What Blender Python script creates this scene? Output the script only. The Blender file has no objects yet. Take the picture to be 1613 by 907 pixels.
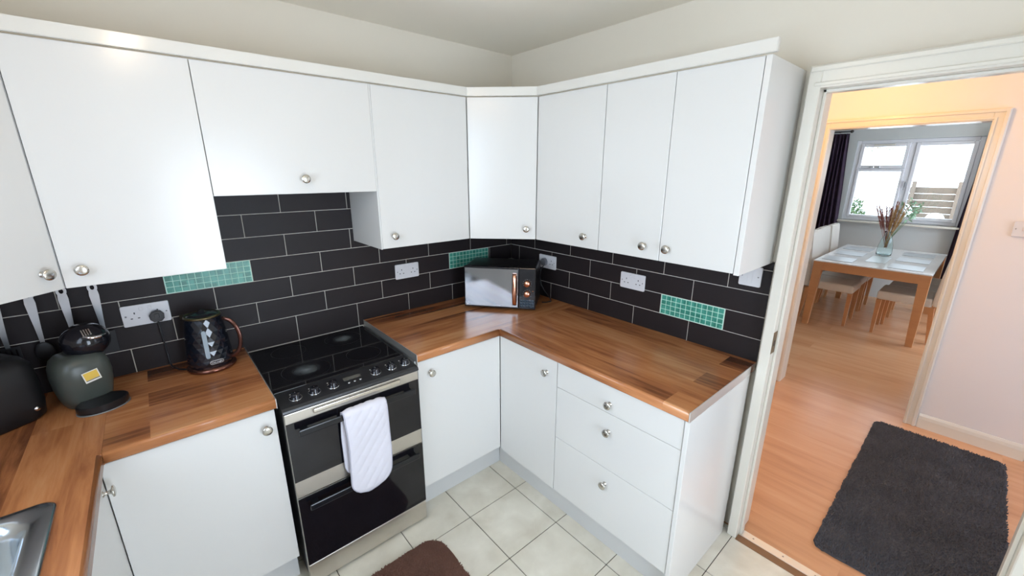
import bpy, bmesh, math, random
from mathutils import Vector, Matrix
random.seed(7)
C = bpy.context.scene.collection
scene = bpy.context.scene
PI = math.pi
R = math.radians

# ------------------------------------------------------------------ camera
cam_d = bpy.data.cameras.new('camera')
cam = bpy.data.objects.new('camera', cam_d)
C.objects.link(cam)
scene.camera = cam
CAM = Vector((-1.9126, -2.1998, 1.7000))
yaw, pit, rol = R(-41.1414), R(-15.848), R(0.1699)
fw = Vector((math.sin(-yaw) * math.cos(pit), math.cos(yaw) * math.cos(pit), math.sin(pit)))
rt = fw.cross(Vector((0, 0, 1))).normalized()
up = rt.cross(fw)
r2 = rt * math.cos(rol) + up * math.sin(rol)
u2 = -rt * math.sin(rol) + up * math.cos(rol)
m = Matrix((r2, u2, -fw)).transposed().to_4x4()
m.translation = CAM
cam.matrix_world = m
cam_d.sensor_fit = 'HORIZONTAL'
cam_d.sensor_width = 36.0
cam_d.lens = 650.89 / 1613.0 * 36.0
cam_d.clip_start = 0.03
cam_d.clip_end = 100

# ------------------------------------------------------------------ world, light, exposure
world = bpy.data.worlds.new('sky')
scene.world = world
world.use_nodes = True
wn = world.node_tree.nodes
wn['Background'].inputs[0].default_value = (0.76, 0.87, 1.0, 1)
wn['Background'].inputs[1].default_value = 9.0

scene.view_settings.view_transform = 'Standard'
scene.view_settings.look = 'None'
scene.view_settings.exposure = -0.56
scene.view_settings.gamma = 1.0
scene.view_settings.use_curve_mapping = False


def lamp(name, kind, loc, energy, color, size=0.1, size_y=None, rot=(0, 0, 0), portal=False):
    d = bpy.data.lights.new(name, kind)
    d.energy = energy
    d.color = color
    if kind == 'AREA':
        d.size = size
        if size_y:
            d.shape = 'RECTANGLE'
            d.size_y = size_y
        d.cycles.is_portal = portal
    else:
        d.shadow_soft_size = size
    o = bpy.data.objects.new(name, d)
    o.location = loc
    o.rotation_euler = rot
    C.objects.link(o)
    return o


# daylight: the sky through the sink and dining room windows, plus added fill lamps
lamp('window_daylight', 'AREA', (-2.70, -1.55, 1.60), 23, (0.70, 0.82, 1.0), 1.15, 1.0, (0, R(-70), 0))
lamp('back_fill_added', 'AREA', (-1.35, -3.12, 0.90), 35, (0.72, 0.83, 1.0), 0.8, 1.5, (R(80), 0, 0))  # added fill from behind the camera, set at an invented glazed door
lamp('dining_window_portal', 'AREA', (5.64, -1.39, 1.58), 1, (1, 1, 1), 1.15, 1.05, (0, R(90), 0), portal=True)
lamp('dining_fill_added', 'AREA', (4.6, -3.45, 1.3), 14, (0.74, 0.86, 1.0), 1.4, 1.9, (R(90), 0, 0))  # added fill to brighten the dining room; no known patio source
lamp('hall_fill_added', 'AREA', (1.45, -3.68, 1.3), 28, (0.68, 0.80, 1.0), 0.9, 1.8, (R(90), 0, 0))  # added cool fill for the hall walls, unseen; no door stands here
# lamps: a bar of four ceiling spots in the kitchen, a warm bulb in the hall
for i in range(4):
    lamp('ceiling_spot_bulb', 'POINT', (-1.88 + 0.012 * i, -1.62 + 0.15 * i, 2.27), 1.8, (1.0, 0.76, 0.50), 0.035)
lamp('hall_bulb', 'POINT', (1.05, -1.55, 2.22), 30, (1.0, 0.54, 0.17), 0.06)

# ------------------------------------------------------------------ node helpers
MATS = {}


def new_mat(name):
    mt = bpy.data.materials.new(name)
    mt.use_nodes = True
    nt = mt.node_tree
    return mt, nt, nt.nodes['Principled BSDF']


def mat(name, col, rough=0.5, metal=0.0, spec=0.5, noise=0.0, nscale=8.0, bump=0.0, bscale=60.0, coat=0.0, **kw):
    if name in MATS:
        return MATS[name]
    mt, nt, b = new_mat(name)
    b.inputs['Base Color'].default_value = (*col, 1)
    b.inputs['Roughness'].default_value = rough
    b.inputs['Metallic'].default_value = metal
    b.inputs['Specular IOR Level'].default_value = spec
    if coat:
        b.inputs['Coat Weight'].default_value = coat
        b.inputs['Coat Roughness'].default_value = 0.06
    tc = nt.nodes.new('ShaderNodeTexCoord')
    if noise:
        n = nt.nodes.new('ShaderNodeTexNoise')
        n.inputs['Scale'].default_value = nscale
        n.inputs['Detail'].default_value = 4
        nt.links.new(tc.outputs['Object'], n.inputs['Vector'])
        mx = nt.nodes.new('ShaderNodeMix')
        mx.data_type = 'RGBA'
        mx.inputs[6].default_value = (*[c * (1 - noise) for c in col], 1)
        mx.inputs[7].default_value = (*[min(1, c * (1 + noise)) for c in col], 1)
        nt.links.new(n.outputs['Fac'], mx.inputs[0])
        nt.links.new(mx.outputs[2], b.inputs['Base Color'])
    if bump:
        n = nt.nodes.new('ShaderNodeTexNoise')
        n.inputs['Scale'].default_value = bscale
        nt.links.new(tc.outputs['Object'], n.inputs['Vector'])
        bp = nt.nodes.new('ShaderNodeBump')
        bp.inputs['Strength'].default_value = bump
        bp.inputs['Distance'].default_value = 0.002
        nt.links.new(n.outputs['Fac'], bp.inputs['Height'])
        nt.links.new(bp.outputs['Normal'], b.inputs['Normal'])
    MATS[name] = mt
    return mt


def wood(name, axis, stops, board=(1.2, 0.1), rough=0.3, grain=1.0, coat=0.0, vary=1.0, offset=(0, 0, 0)):
    """staves along an axis ('x' or 'y' or 'z'), each stave with its own tone, plus grain"""
    if name in MATS:
        return MATS[name]
    mt, nt, b = new_mat(name)
    N = nt.nodes
    L = nt.links
    tc = N.new('ShaderNodeTexCoord')
    mp = N.new('ShaderNodeMapping')
    mp.inputs['Location'].default_value = offset
    if axis == 'y':
        mp.inputs['Rotation'].default_value = (0, 0, R(90))
    elif axis == 'z':
        mp.inputs['Rotation'].default_value = (0, R(90), 0)
    L.new(tc.outputs['Object'], mp.inputs['Vector'])
    br = N.new('ShaderNodeTexBrick')
    br.offset = 0.37
    br.inputs['Color1'].default_value = (0, 0, 0, 1)
    br.inputs['Color2'].default_value = (1, 1, 1, 1)
    br.inputs['Mortar'].default_value = (0.45, 0.45, 0.45, 1)
    br.inputs['Mortar Size'].default_value = 0.0
    br.inputs['Scale'].default_value = 1.0
    br.inputs['Brick Width'].default_value = board[0]
    br.inputs['Row Height'].default_value = board[1]
    L.new(mp.outputs[0], br.inputs['Vector'])
    # shift the grain from stave to stave
    sc = N.new('ShaderNodeVectorMath')
    sc.operation = 'SCALE'
    sc.inputs['Scale'].default_value = 7.3
    L.new(br.outputs['Color'], sc.inputs[0])
    ad = N.new('ShaderNodeVectorMath')
    ad.operation = 'ADD'
    L.new(mp.outputs[0], ad.inputs[0])
    L.new(sc.outputs[0], ad.inputs[1])
    m2 = N.new('ShaderNodeMapping')
    m2.inputs['Scale'].default_value = (2.2 * grain, 26 * grain, 26 * grain)
    L.new(ad.outputs[0], m2.inputs['Vector'])
    n1 = N.new('ShaderNodeTexNoise')
    n1.inputs['Scale'].default_value = 1.0
    n1.inputs['Detail'].default_value = 6
    n1.inputs['Roughness'].default_value = 0.62
    n1.inputs['Distortion'].default_value = 0.4
    L.new(m2.outputs[0], n1.inputs['Vector'])
    m3 = N.new('ShaderNodeMapping')
    m3.inputs['Scale'].default_value = (1.4, 7, 7)
    L.new(ad.outputs[0], m3.inputs['Vector'])
    n2 = N.new('ShaderNodeTexNoise')
    n2.inputs['Scale'].default_value = 1.0
    n2.inputs['Detail'].default_value = 3
    L.new(m3.outputs[0], n2.inputs['Vector'])
    # factor = stave*0.45 + fine*0.3 + broad*0.5 - centred
    a1 = N.new('ShaderNodeMath'); a1.operation = 'MULTIPLY'; a1.inputs[1].default_value = 0.42 * vary
    L.new(br.outputs['Color'], a1.inputs[0])
    a2 = N.new('ShaderNodeMath'); a2.operation = 'MULTIPLY_ADD'; a2.inputs[1].default_value = 0.75
    L.new(n1.outputs['Fac'], a2.inputs[0]); L.new(a1.outputs[0], a2.inputs[2])
    a3 = N.new('ShaderNodeMath'); a3.operation = 'MULTIPLY_ADD'; a3.inputs[1].default_value = 0.75
    L.new(n2.outputs['Fac'], a3.inputs[0]); L.new(a2.outputs[0], a3.inputs[2])
    a4 = N.new('ShaderNodeMath'); a4.operation = 'ADD'; a4.inputs[1].default_value = -0.25 - 0.21 * vary
    L.new(a3.outputs[0], a4.inputs[0])
    cr = N.new('ShaderNodeValToRGB')
    el = cr.color_ramp.elements
    el[0].position = stops[0][0]; el[0].color = (*stops[0][1], 1)
    el[1].position = stops[-1][0]; el[1].color = (*stops[-1][1], 1)
    for ps, cl in stops[1:-1]:
        e = el.new(ps); e.color = (*cl, 1)
    L.new(a4.outputs[0], cr.inputs[0])
    L.new(cr.outputs[0], b.inputs['Base Color'])
    b.inputs['Roughness'].default_value = rough
    if coat:
        b.inputs['Coat Weight'].default_value = coat
        b.inputs['Coat Roughness'].default_value = 0.12
    bp = N.new('ShaderNodeBump')
    bp.inputs['Strength'].default_value = 0.08
    bp.inputs['Distance'].default_value = 0.001
    L.new(n1.outputs['Fac'], bp.inputs['Height'])
    L.new(bp.outputs['Normal'], b.inputs['Normal'])
    MATS[name] = mt
    return mt


def glass_mat(name, tint, alpha, rough=0.02):
    """clear pane: see-through with a little gloss"""
    if name in MATS:
        return MATS[name]
    mt = bpy.data.materials.new(name)
    mt.use_nodes = True
    nt = mt.node_tree
    nt.nodes.remove(nt.nodes['Principled BSDF'])
    out = nt.nodes['Material Output']
    tr = nt.nodes.new('ShaderNodeBsdfTransparent')
    tr.inputs[0].default_value = (*tint, 1)
    gl = nt.nodes.new('ShaderNodeBsdfGlossy')
    gl.inputs['Roughness'].default_value = rough
    mx = nt.nodes.new('ShaderNodeMixShader')
    fr = nt.nodes.new('ShaderNodeFresnel')
    mm = nt.nodes.new('ShaderNodeMath'); mm.operation = 'MULTIPLY_ADD'
    mm.inputs[1].default_value = 1.0; mm.inputs[2].default_value = alpha
    nt.links.new(fr.outputs[0], mm.inputs[0])
    nt.links.new(mm.outputs[0], mx.inputs[0])
    nt.links.new(tr.outputs[0], mx.inputs[1])
    nt.links.new(gl.outputs[0], mx.inputs[2])
    nt.links.new(mx.outputs[0], out.inputs[0])
    MATS[name] = mt
    return mt


def emit_mat(name, col, s):
    if name in MATS:
        return MATS[name]
    mt, nt, b = new_mat(name)
    b.inputs['Base Color'].default_value = (*col, 1)
    b.inputs['Emission Color'].default_value = (*col, 1)
    b.inputs['Emission Strength'].default_value = s
    MATS[name] = mt
    return mt


WOODSTOPS = [(0.20, (0.070, 0.025, 0.012)), (0.38, (0.190, 0.066, 0.027)), (0.50, (0.36, 0.135, 0.050)),
             (0.64, (0.50, 0.205, 0.078)), (0.86, (0.62, 0.31, 0.135))]
M_wtx = wood('worktop walnut along x', 'x', WOODSTOPS, (3.1, 0.118), 0.27, vary=0.75, coat=0.12, offset=(0.35, 0.02, 0))
M_wty = wood('worktop walnut along y', 'y', WOODSTOPS, (3.1, 0.118), 0.27, vary=0.75, coat=0.12, offset=(0.1, 0.03, 0))
OAK = [(0.0, (0.42, 0.20, 0.10)), (0.45, (0.62, 0.335, 0.18)), (1.0, (0.74, 0.46, 0.28))]
M_oak = wood('laminate oak floor', 'y', OAK, (1.28, 0.19), 0.27, vary=0.55, grain=0.7)
M_tablewood = wood('table beech', 'y', [(0, (0.50, 0.22, 0.09)), (1, (0.66, 0.34, 0.15))], (3, 0.5), 0.4, vary=0.1)
M_white = mat('gloss white door', (0.715, 0.705, 0.68), 0.2, noise=0.012, nscale=3)
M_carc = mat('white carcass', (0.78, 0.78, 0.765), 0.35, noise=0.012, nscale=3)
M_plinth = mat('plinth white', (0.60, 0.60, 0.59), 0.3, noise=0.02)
M_wall = mat('wall paint warm white', (0.79, 0.735, 0.635), 0.75, noise=0.02, nscale=4, bump=0.08, bscale=90)
M_ceil = mat('ceiling paint', (0.90, 0.84, 0.73), 0.85, noise=0.02, nscale=3, bump=0.1, bscale=60)
M_hall = mat('hall wall paint', (0.82, 0.80, 0.80), 0.7, noise=0.015, nscale=3, bump=0.06)
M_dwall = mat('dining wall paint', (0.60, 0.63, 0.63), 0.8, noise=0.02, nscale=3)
M_trim = mat('gloss white woodwork', (0.76, 0.73, 0.65), 0.2, noise=0.012, nscale=5)
M_tile = mat('dark aubergine tile', (0.021, 0.0165, 0.0175), 0.45, noise=0.18, nscale=5, spec=0.22)
M_grout = mat('grout grey', (0.56, 0.53, 0.48), 0.85, noise=0.08, nscale=30)
M_nickel = mat('brushed nickel', (0.62, 0.60, 0.55), 0.26, 1.0, noise=0.05)
M_steel = mat('stainless steel', (0.62, 0.59, 0.54), 0.33, 1.0, noise=0.05, nscale=20)
M_alu = mat('aluminium trim', (0.80, 0.79, 0.77), 0.5, 1.0, noise=0.04)
M_blackglass = mat('black glass', (0.006, 0.006, 0.008), 0.05, spec=0.6, noise=0.1)
M_oven = mat('oven door glass', (0.007, 0.0065, 0.009), 0.09, spec=0.5, noise=0.1)
M_blackpl = mat('black plastic', (0.015, 0.015, 0.017), 0.35, noise=0.1)
M_blackgl = mat('black gloss plastic', (0.010, 0.010, 0.014), 0.12, noise=0.1)
M_socket = mat('white socket plastic', (0.72, 0.72, 0.74), 0.3, noise=0.02)
M_hole = mat('socket slot black', (0.02, 0.02, 0.02), 0.6, noise=0.05)
M_copper = mat('rose gold', (0.80, 0.42, 0.28), 0.22, 1.0, noise=0.05)
M_chrome = mat('chrome', (0.75, 0.75, 0.76), 0.1, 1.0, noise=0.02)

# ------------------------------------------------------------------ mesh helpers


def bmesh_box(bm, x0, x1, y0, y1, z0, z1, bev=0.0, seg=1, mi=0, M=None):
    x0, x1 = min(x0, x1), max(x0, x1)
    y0, y1 = min(y0, y1), max(y0, y1)
    z0, z1 = min(z0, z1), max(z0, z1)
    b = bmesh.new()
    vs = [b.verts.new((x, y, z)) for x in (x0, x1) for y in (y0, y1) for z in (z0, z1)]
    for f in ((0, 1, 3, 2), (4, 6, 7, 5), (0, 4, 5, 1), (2, 3, 7, 6), (0, 2, 6, 4), (1, 5, 7, 3)):
        b.faces.new([vs[i] for i in f])
    if bev > 0:
        bmesh.ops.bevel(b, geom=list(b.edges), offset=bev, segments=seg, profile=0.5, affect='EDGES')
    merge(bm, b, mi, M)
    return bm


def merge(bm, b, mi=0, M=None):
    if M is not None:
        b.transform(M)
    b.verts.index_update()
    nv = [bm.verts.new(v.co) for v in b.verts]
    for f in b.faces:
        try:
            nf = bm.faces.new([nv[v.index] for v in f.verts])
            nf.material_index = mi if mi else f.material_index
            nf.smooth = f.smooth
        except ValueError:
            pass
    b.free()


def box(*a, **k):
    return bmesh_box(bmesh.new(), *a, **k)


def add_prism(bm, pts, z0, z1, mi=0, M=None, bev=0.0, smooth=False, seg=1):
    """polygon in xy (counter-clockwise) extruded along z"""
    b = bmesh.new()
    lo = [b.verts.new((p[0], p[1], z0)) for p in pts]
    hi = [b.verts.new((p[0], p[1], z1)) for p in pts]
    n = len(pts)
    b.faces.new(lo[::-1])
    b.faces.new(hi)
    for i in range(n):
        f = b.faces.new((lo[i], lo[(i + 1) % n], hi[(i + 1) % n], hi[i]))
        f.smooth = smooth
    if bev:
        bmesh.ops.bevel(b, geom=[e for e in b.edges if abs(e.verts[0].co.z - e.verts[1].co.z) < 1e-6], offset=bev,
                        segments=seg, profile=0.5, affect='EDGES')
    merge(bm, b, mi, M)
    return bm


def add_lathe(bm, prof, n=24, mi=0, M=None, smooth=True):
    """profile [(r,z)] revolved about z"""
    b = bmesh.new()
    rings = []
    for r, z in prof:
        if r < 1e-6:
            rings.append([b.verts.new((0, 0, z))])
        else:
            rings.append([b.verts.new((r * math.cos(2 * PI * i / n), r * math.sin(2 * PI * i / n), z)) for i in range(n)])
    for a, c in zip(rings[:-1], rings[1:]):
        for i in range(n):
            j = (i + 1) % n
            if len(a) == 1 and len(c) == 1:
                continue
            if len(a) == 1:
                f = b.faces.new((a[0], c[j], c[i]))
            elif len(c) == 1:
                f = b.faces.new((a[i], a[j], c[0]))
            else:
                f = b.faces.new((a[i], a[j], c[j], c[i]))
            f.smooth = smooth
    if len(rings[0]) > 1:
        b.faces.new(rings[0][::-1])
    if len(rings[-1]) > 1:
        b.faces.new(rings[-1])
    bmesh.ops.recalc_face_normals(b, faces=b.faces)
    merge(bm, b, mi, M)
    return bm


def add_tube(bm, pts, r, n=10, mi=0, M=None, closed=False, flat=None):
    """tube along points; r is a number or a list"""
    b = bmesh.new()
    P = [Vector(p) for p in pts]
    N = len(P)
    rings = []
    prev = None
    for i, p in enumerate(P):
        if closed:
            t = P[(i + 1) % N] - P[i - 1]
        else:
            t = P[min(i + 1, N - 1)] - P[max(i - 1, 0)]
        t.normalize()
        if prev is None:
            a = Vector((0, 0, 1)) if abs(t.z) < 0.9 else Vector((1, 0, 0))
            u = t.cross(a).normalized()
        else:
            u = (prev - t * prev.dot(t)).normalized()
        prev = u
        v = t.cross(u)
        rr = r[i] if isinstance(r, (list, tuple)) else r
        fl = flat if flat else 1.0
        rings.append([b.verts.new(p + u * rr * math.cos(2 * PI * k / n) + v * rr * fl * math.sin(2 * PI * k / n)) for k in range(n)])
    rng = range(N) if closed else range(N - 1)
    for i in rng:
        a, c = rings[i], rings[(i + 1) % N]
        for k in range(n):
            f = b.faces.new((a[k], a[(k + 1) % n], c[(k + 1) % n], c[k]))
            f.smooth = True
    if not closed:
        b.faces.new(rings[0][::-1])
        b.faces.new(rings[-1])
    bmesh.ops.recalc_face_normals(b, faces=b.faces)
    merge(bm, b, mi, M)
    return bm


def rrect(x0, x1, y0, y1, r, n=6):
    """rounded rectangle polygon, ccw; r number or 4 radii (ll, lr, ur, ul)"""
    rr = r if isinstance(r, (list, tuple)) else (r, r, r, r)
    out = []
    for (cx, cy, a0, q) in ((x0, y0, 180, 0), (x1, y0, 270, 1), (x1, y1, 0, 2), (x0, y1, 90, 3)):
        q = rr[q]
        sx = 1 if cx == x0 else -1
        sy = 1 if cy == y0 else -1
        for k in range(n + 1):
            a = R(a0 + 90 * k / n)
            out.append((cx + sx * q + q * math.cos(a), cy + sy * q + q * math.sin(a)))
    return out


def circ(cx, cy, r, n=24, ry=None):
    ry = ry or r
    return [(cx + r * math.cos(2 * PI * k / n), cy + ry * math.sin(2 * PI * k / n)) for k in range(n)]


XF = {}


def link(name, bm, mats, parent=None, world=False, smooth_angle=None):
    """one mesh object; world=True: the mesh was written in world coordinates"""
    me = bpy.data.meshes.new(name)
    if parent is not None and world:
        bm.transform(XF[parent.name].inverted())
    bmesh.ops.remove_doubles(bm, verts=bm.verts, dist=1e-6) if False else None
    bm.to_mesh(me)
    bm.free()
    for mm in (mats if isinstance(mats, (list, tuple)) else [mats]):
        me.materials.append(mm)
    o = bpy.data.objects.new(name, me)
    C.objects.link(o)
    if parent is not None:
        o.parent = parent
        XF[o.name] = XF[parent.name]
    else:
        XF[o.name] = Matrix.Identity(4)
    return o


def tag(o, label, cat, group=None):
    o['label'] = label
    o['category'] = cat
    if group:
        o['group'] = group
    return o


def thing(name, label, cat, loc=(0, 0, 0), rz=0.0, group=None):
    o = bpy.data.objects.new(name, None)
    o.empty_display_size = 0.05
    o.location = loc
    o.rotation_euler = (0, 0, rz)
    C.objects.link(o)
    XF[o.name] = Matrix.Translation(loc) @ Matrix.Rotation(rz, 4, 'Z')
    return tag(o, label, cat, group)


def struct(name, bm, mats):
    o = link(name, bm, mats)
    o['kind'] = 'structure'
    return o


def smooth(o):
    for p in o.data.polygons:
        p.use_smooth = True
    return o


# ------------------------------------------------------------------ fitted sizes (metres)
W = 0.8899            # worktop height
WD = 0.6151           # worktop depth
XW = -2.757           # face of the left wall
H = 2.401             # ceiling
ZB, ZT = 1.340, 2.055  # wall cupboards
DD = 0.3463           # wall cupboard depth
DG = 0.602            # corner cupboard leg
XA, XB_, XC = -1.109, -1.7217, -2.147
ZH = 1.607
PL = 0.5422
YF = -3.20            # wall behind the camera
T = 0.3114
PZ = 0.103
H1 = 0.1021
JAMB = -1.715
JAMB2 = -2.476

# ------------------------------------------------------------------ room shell
struct('wall_back', box(XW - 0.1, 0.108, 0.008, 0.12, -0.02, H), M_wall)
b = box(0.0085, 0.045, -1.70, 0.008, -0.02, H)
bmesh_box(b, 0.0085, 0.045, JAMB2 - 0.02, -1.70, 2.02, H)
bmesh_box(b, 0.0075, 0.045, YF, JAMB2 - 0.02, -0.02, H)
struct('wall_right', b, M_wall)
b = box(XW - 0.1, XW, YF, 0.008, -0.02, 1.10)
bmesh_box(b, XW - 0.1, XW, YF, 0.008, 2.24, H)
bmesh_box(b, XW - 0.1, XW, -0.90, 0.008, 1.10, 2.24)
bmesh_box(b, XW - 0.1, XW, YF, -2.20, 1.10, 2.24)
struct('wall_left', b, M_wall)
b = box(XW - 0.1, -1.80, YF - 0.1, YF, -0.02, H)
bmesh_box(b, -0.90, 0.045, YF - 0.1, YF, -0.02, H)
bmesh_box(b, -1.80, -0.90, YF - 0.1, YF, 2.06, H)
struct('wall_front', b, M_wall)
struct('ceiling', box(XW - 0.1, 5.75, -3.75, 0.6, H, H + 0.1), M_ceil)


def plain_window(name, bm_frame, bm_glass):
    f = struct(name, bm_frame, M_trim)
    link('window_pane', bm_glass, glass_mat('window glass', (0.97, 0.99, 0.99), 0.02), f)
    return f


# sink window (left wall)
b = bmesh.new()
for (y0, y1, z0, z1) in ((-0.96, -0.90, 1.10, 2.24), (-2.20, -2.14, 1.10, 2.24), (-1.58, -1.52, 1.16, 2.18), (-2.14, -0.96, 1.10, 1.16), (-2.14, -0.96, 2.18, 2.24)):
    bmesh_box(b, XW - 0.08, XW - 0.02, y0, y1, z0, z1, 0.004)
plain_window('window_1', b, box(XW - 0.055, XW - 0.049, -2.14, -0.96, 1.16, 2.18))
# unseen glazed door behind the camera, added along with its fill lamp
b = bmesh.new()
for (x0, x1, z0, z1) in ((-1.80, -1.70, 0.0, 2.06), (-1.0, -0.90, 0.0, 2.06), (-1.70, -1.0, 0.0, 0.35), (-1.70, -1.0, 1.96, 2.06)):
    bmesh_box(b, x0, x1, YF - 0.07, YF - 0.02, z0, z1, 0.004)
f = struct('door_1', b, M_trim)
link('door_pane', box(-1.70, -1.0, YF - 0.05, YF - 0.044, 0.35, 1.96), glass_mat('window glass', (1, 1, 1), 0.02), f)

# kitchen floor: square cream tiles with dark joints
G = 0.3077
gx, gy = -0.6387, -0.7753
tile_mat, nt, bs = new_mat('cream stone floor tile')
N = nt.nodes
L = nt.links
tc = N.new('ShaderNodeTexCoord')
n1 = N.new('ShaderNodeTexNoise'); n1.inputs['Scale'].default_value = 7; n1.inputs['Detail'].default_value = 6; n1.inputs['Distortion'].default_value = 0.3
L.new(tc.outputs['Object'], n1.inputs['Vector'])
cr = N.new('ShaderNodeValToRGB')
cr.color_ramp.elements[0].position = 0.3; cr.color_ramp.elements[0].color = (0.62, 0.575, 0.47, 1)
cr.color_ramp.elements[1].position = 0.72; cr.color_ramp.elements[1].color = (0.80, 0.765, 0.66, 1)
L.new(n1.outputs['Fac'], cr.inputs[0]); L.new(cr.outputs[0], bs.inputs['Base Color'])
bs.inputs['Roughness'].default_value = 0.4
b = box(XW, 0.0, YF, 0.008, -0.03, -0.004, mi=1)
i0 = -3
for i in range(-3, 8):
    for j in range(-3, 9):
        x1 = gx - i * G; x0 = x1 - G
        y1 = gy - j * G; y0 = y1 - G
        x0c, x1c, y0c, y1c = max(x0 + 0.002, XW), min(x1 - 0.002, -0.001), max(y0 + 0.002, YF), min(y1 - 0.002, 0.0)
        if x1c - x0c > 0.01 and y1c - y0c > 0.01:
            bmesh_box(b, x0c, x1c, y0c, y1c, -0.02, 0.0, 0.0012)
struct('floor', b, [tile_mat, mat('floor joint', (0.10, 0.085, 0.07), 0.9, noise=0.1)])

# hall + dining room
XD = 1.862
b = box(0.0, 5.75, -3.75, 0.6, -0.03, 0.0)
struct('floor_hall', b, M_oak)
b = box(XD, XD + 0.10, -1.305, 0.45, 0, H)
bmesh_box(b, XD, XD + 0.10, -2.64, -2.115, 0, H)
bmesh_box(b, XD, XD + 0.10, -2.115, -1.305, 2.005, H)
bmesh_box(b, XD + 0.10, 2.9, -2.64, -2.54, 0, H)
bmesh_box(b, 2.9, 3.0, -3.75, -2.54, 0, H)
struct('wall_hall_far', b, M_hall)
b = box(0.045, 0.108, -1.70, 0.6, 0, H)
bmesh_box(b, 0.045, 0.108, JAMB2 - 0.02, -1.70, 2.02, H)
bmesh_box(b, 0.045, 0.108, -3.75, JAMB2 - 0.02, 0, H)
bmesh_box(b, 0.108, XD, -0.62, -0.55, 0, H)
bmesh_box(b, 0.108, 2.9, -3.75, -3.70, 0, H)
struct('wall_hall_near', b, M_hall)
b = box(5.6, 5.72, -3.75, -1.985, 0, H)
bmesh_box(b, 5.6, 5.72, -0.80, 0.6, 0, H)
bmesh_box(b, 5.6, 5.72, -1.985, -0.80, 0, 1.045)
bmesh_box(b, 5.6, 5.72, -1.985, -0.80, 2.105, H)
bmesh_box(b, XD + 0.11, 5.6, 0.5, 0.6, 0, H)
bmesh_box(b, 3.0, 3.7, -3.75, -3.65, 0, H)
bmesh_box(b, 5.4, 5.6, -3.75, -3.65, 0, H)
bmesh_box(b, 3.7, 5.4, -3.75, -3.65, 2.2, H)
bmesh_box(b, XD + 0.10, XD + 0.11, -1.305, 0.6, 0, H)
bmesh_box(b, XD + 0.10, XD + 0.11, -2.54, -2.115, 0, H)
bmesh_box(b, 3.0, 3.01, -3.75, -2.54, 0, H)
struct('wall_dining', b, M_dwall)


def frame_set(x0, xface, y_l, y_r, z, wdt, xback=None, wdt_l=None):
    """door casing: lining + moulded architrave on the -x face. y_l > y_r are the clear opening"""
    b = bmesh.new()
    wl = wdt_l or wdt
    for (ya, yb) in ((y_l, y_l + wl), (y_r, y_r - wdt)):
        s = 1 if yb > ya else -1
        # moulding steps across the width
        bmesh_box(b, x0, xface, ya, yb, 0, z + wdt, 0.003)
        if wdt > 0.05 and wl > 0.05:
            bmesh_box(b, xface, xface - 0.006, ya + s * 0.006, ya + s * 0.018, 0, z + 0.018, 0.002)
            bmesh_box(b, xface, xface - 0.008, yb - s * 0.022, yb - s * 0.004, 0, z + wdt - 0.004, 0.003)
    bmesh_box(b, x0 - 0.0004, xface + 0.0004, y_r, y_l, z, z + wdt - 0.0004, 0.001)
    bmesh_box(b, xface, xface - 0.0053, y_r - 0.018, y_l + 0.018, z + 0.006, z + 0.018, 0.002)
    bmesh_box(b, xface, xface - 0.0073, y_r - wdt + 0.004, y_l + wl - 0.004, z + wdt - 0.022, z + wdt - 0.004, 0.003)
    return b


# kitchen doorway casing: stands proud of the tiled wall
b = frame_set(0.006, -0.058, JAMB, JAMB2, 1.982, 0.075, wdt_l=0.040)
bmesh_box(b, 0.0058, 0.108, JAMB + 0.020, JAMB, 0, 2.0, 0.002)
bmesh_box(b, 0.0058, 0.108, JAMB2 - 0.020, JAMB2, 0, 2.0, 0.002)
bmesh_box(b, 0.0058, 0.108, JAMB2, JAMB, 1.982, 2.0, 0.002)
# door stop strips inside the lining
bmesh_box(b, -0.012, 0.020, JAMB - 0.011, JAMB, 0, 1.982, 0.002)
bmesh_box(b, -0.012, 0.020, JAMB2, JAMB2 + 0.011, 0, 1.982, 0.002)
bmesh_box(b, -0.012, 0.020, JAMB2, JAMB, 1.971, 1.982, 0.002)
struct('trim_1', b, M_trim)
b = frame_set(XD - 0.001, XD - 0.020, -1.326, -2.095, 1.985, 0.065)
bmesh_box(b, XD + 0.0002, XD + 0.115, -1.305, -1.326, 0, 2.005, 0.002)
bmesh_box(b, XD + 0.0002, XD + 0.115, -2.115, -2.095, 0, 2.005, 0.002)
bmesh_box(b, XD + 0.0002, XD + 0.115, -2.095, -1.326, 1.985, 2.005, 0.002)
struct('trim_2', b, M_trim)
# hall skirting
b = bmesh.new()
pf = [(XD - 0.001, 0.0), (XD - 0.001, 0.10), (XD - 0.006, 0.10), (XD - 0.012, 0.085), (XD - 0.016, 0.065), (XD - 0.018, 0.0)]
Mx = Matrix(((1, 0, 0, 0), (0, 0, 1, 0), (0, 1, 0, 0), (0, 0, 0, 1)))
add_prism(b, pf, -2.641, -2.162, M=Mx)
bmesh.ops.recalc_face_normals(b, faces=b.faces)
bmesh_box(b, XD - 0.001, 2.89, -2.642, -2.656, 0, 0.09, 0.002)
bmesh_box(b, XD - 0.016, XD - 0.001, -1.258, -0.63, 0, 0.10, 0.002)
struct('baseboard_hall', b, M_trim)
b = box(XW + 0.10, -1.82, YF, YF + 0.014, 0, 0.09, 0.002)
struct('baseboard_front', b, M_trim)

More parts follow.
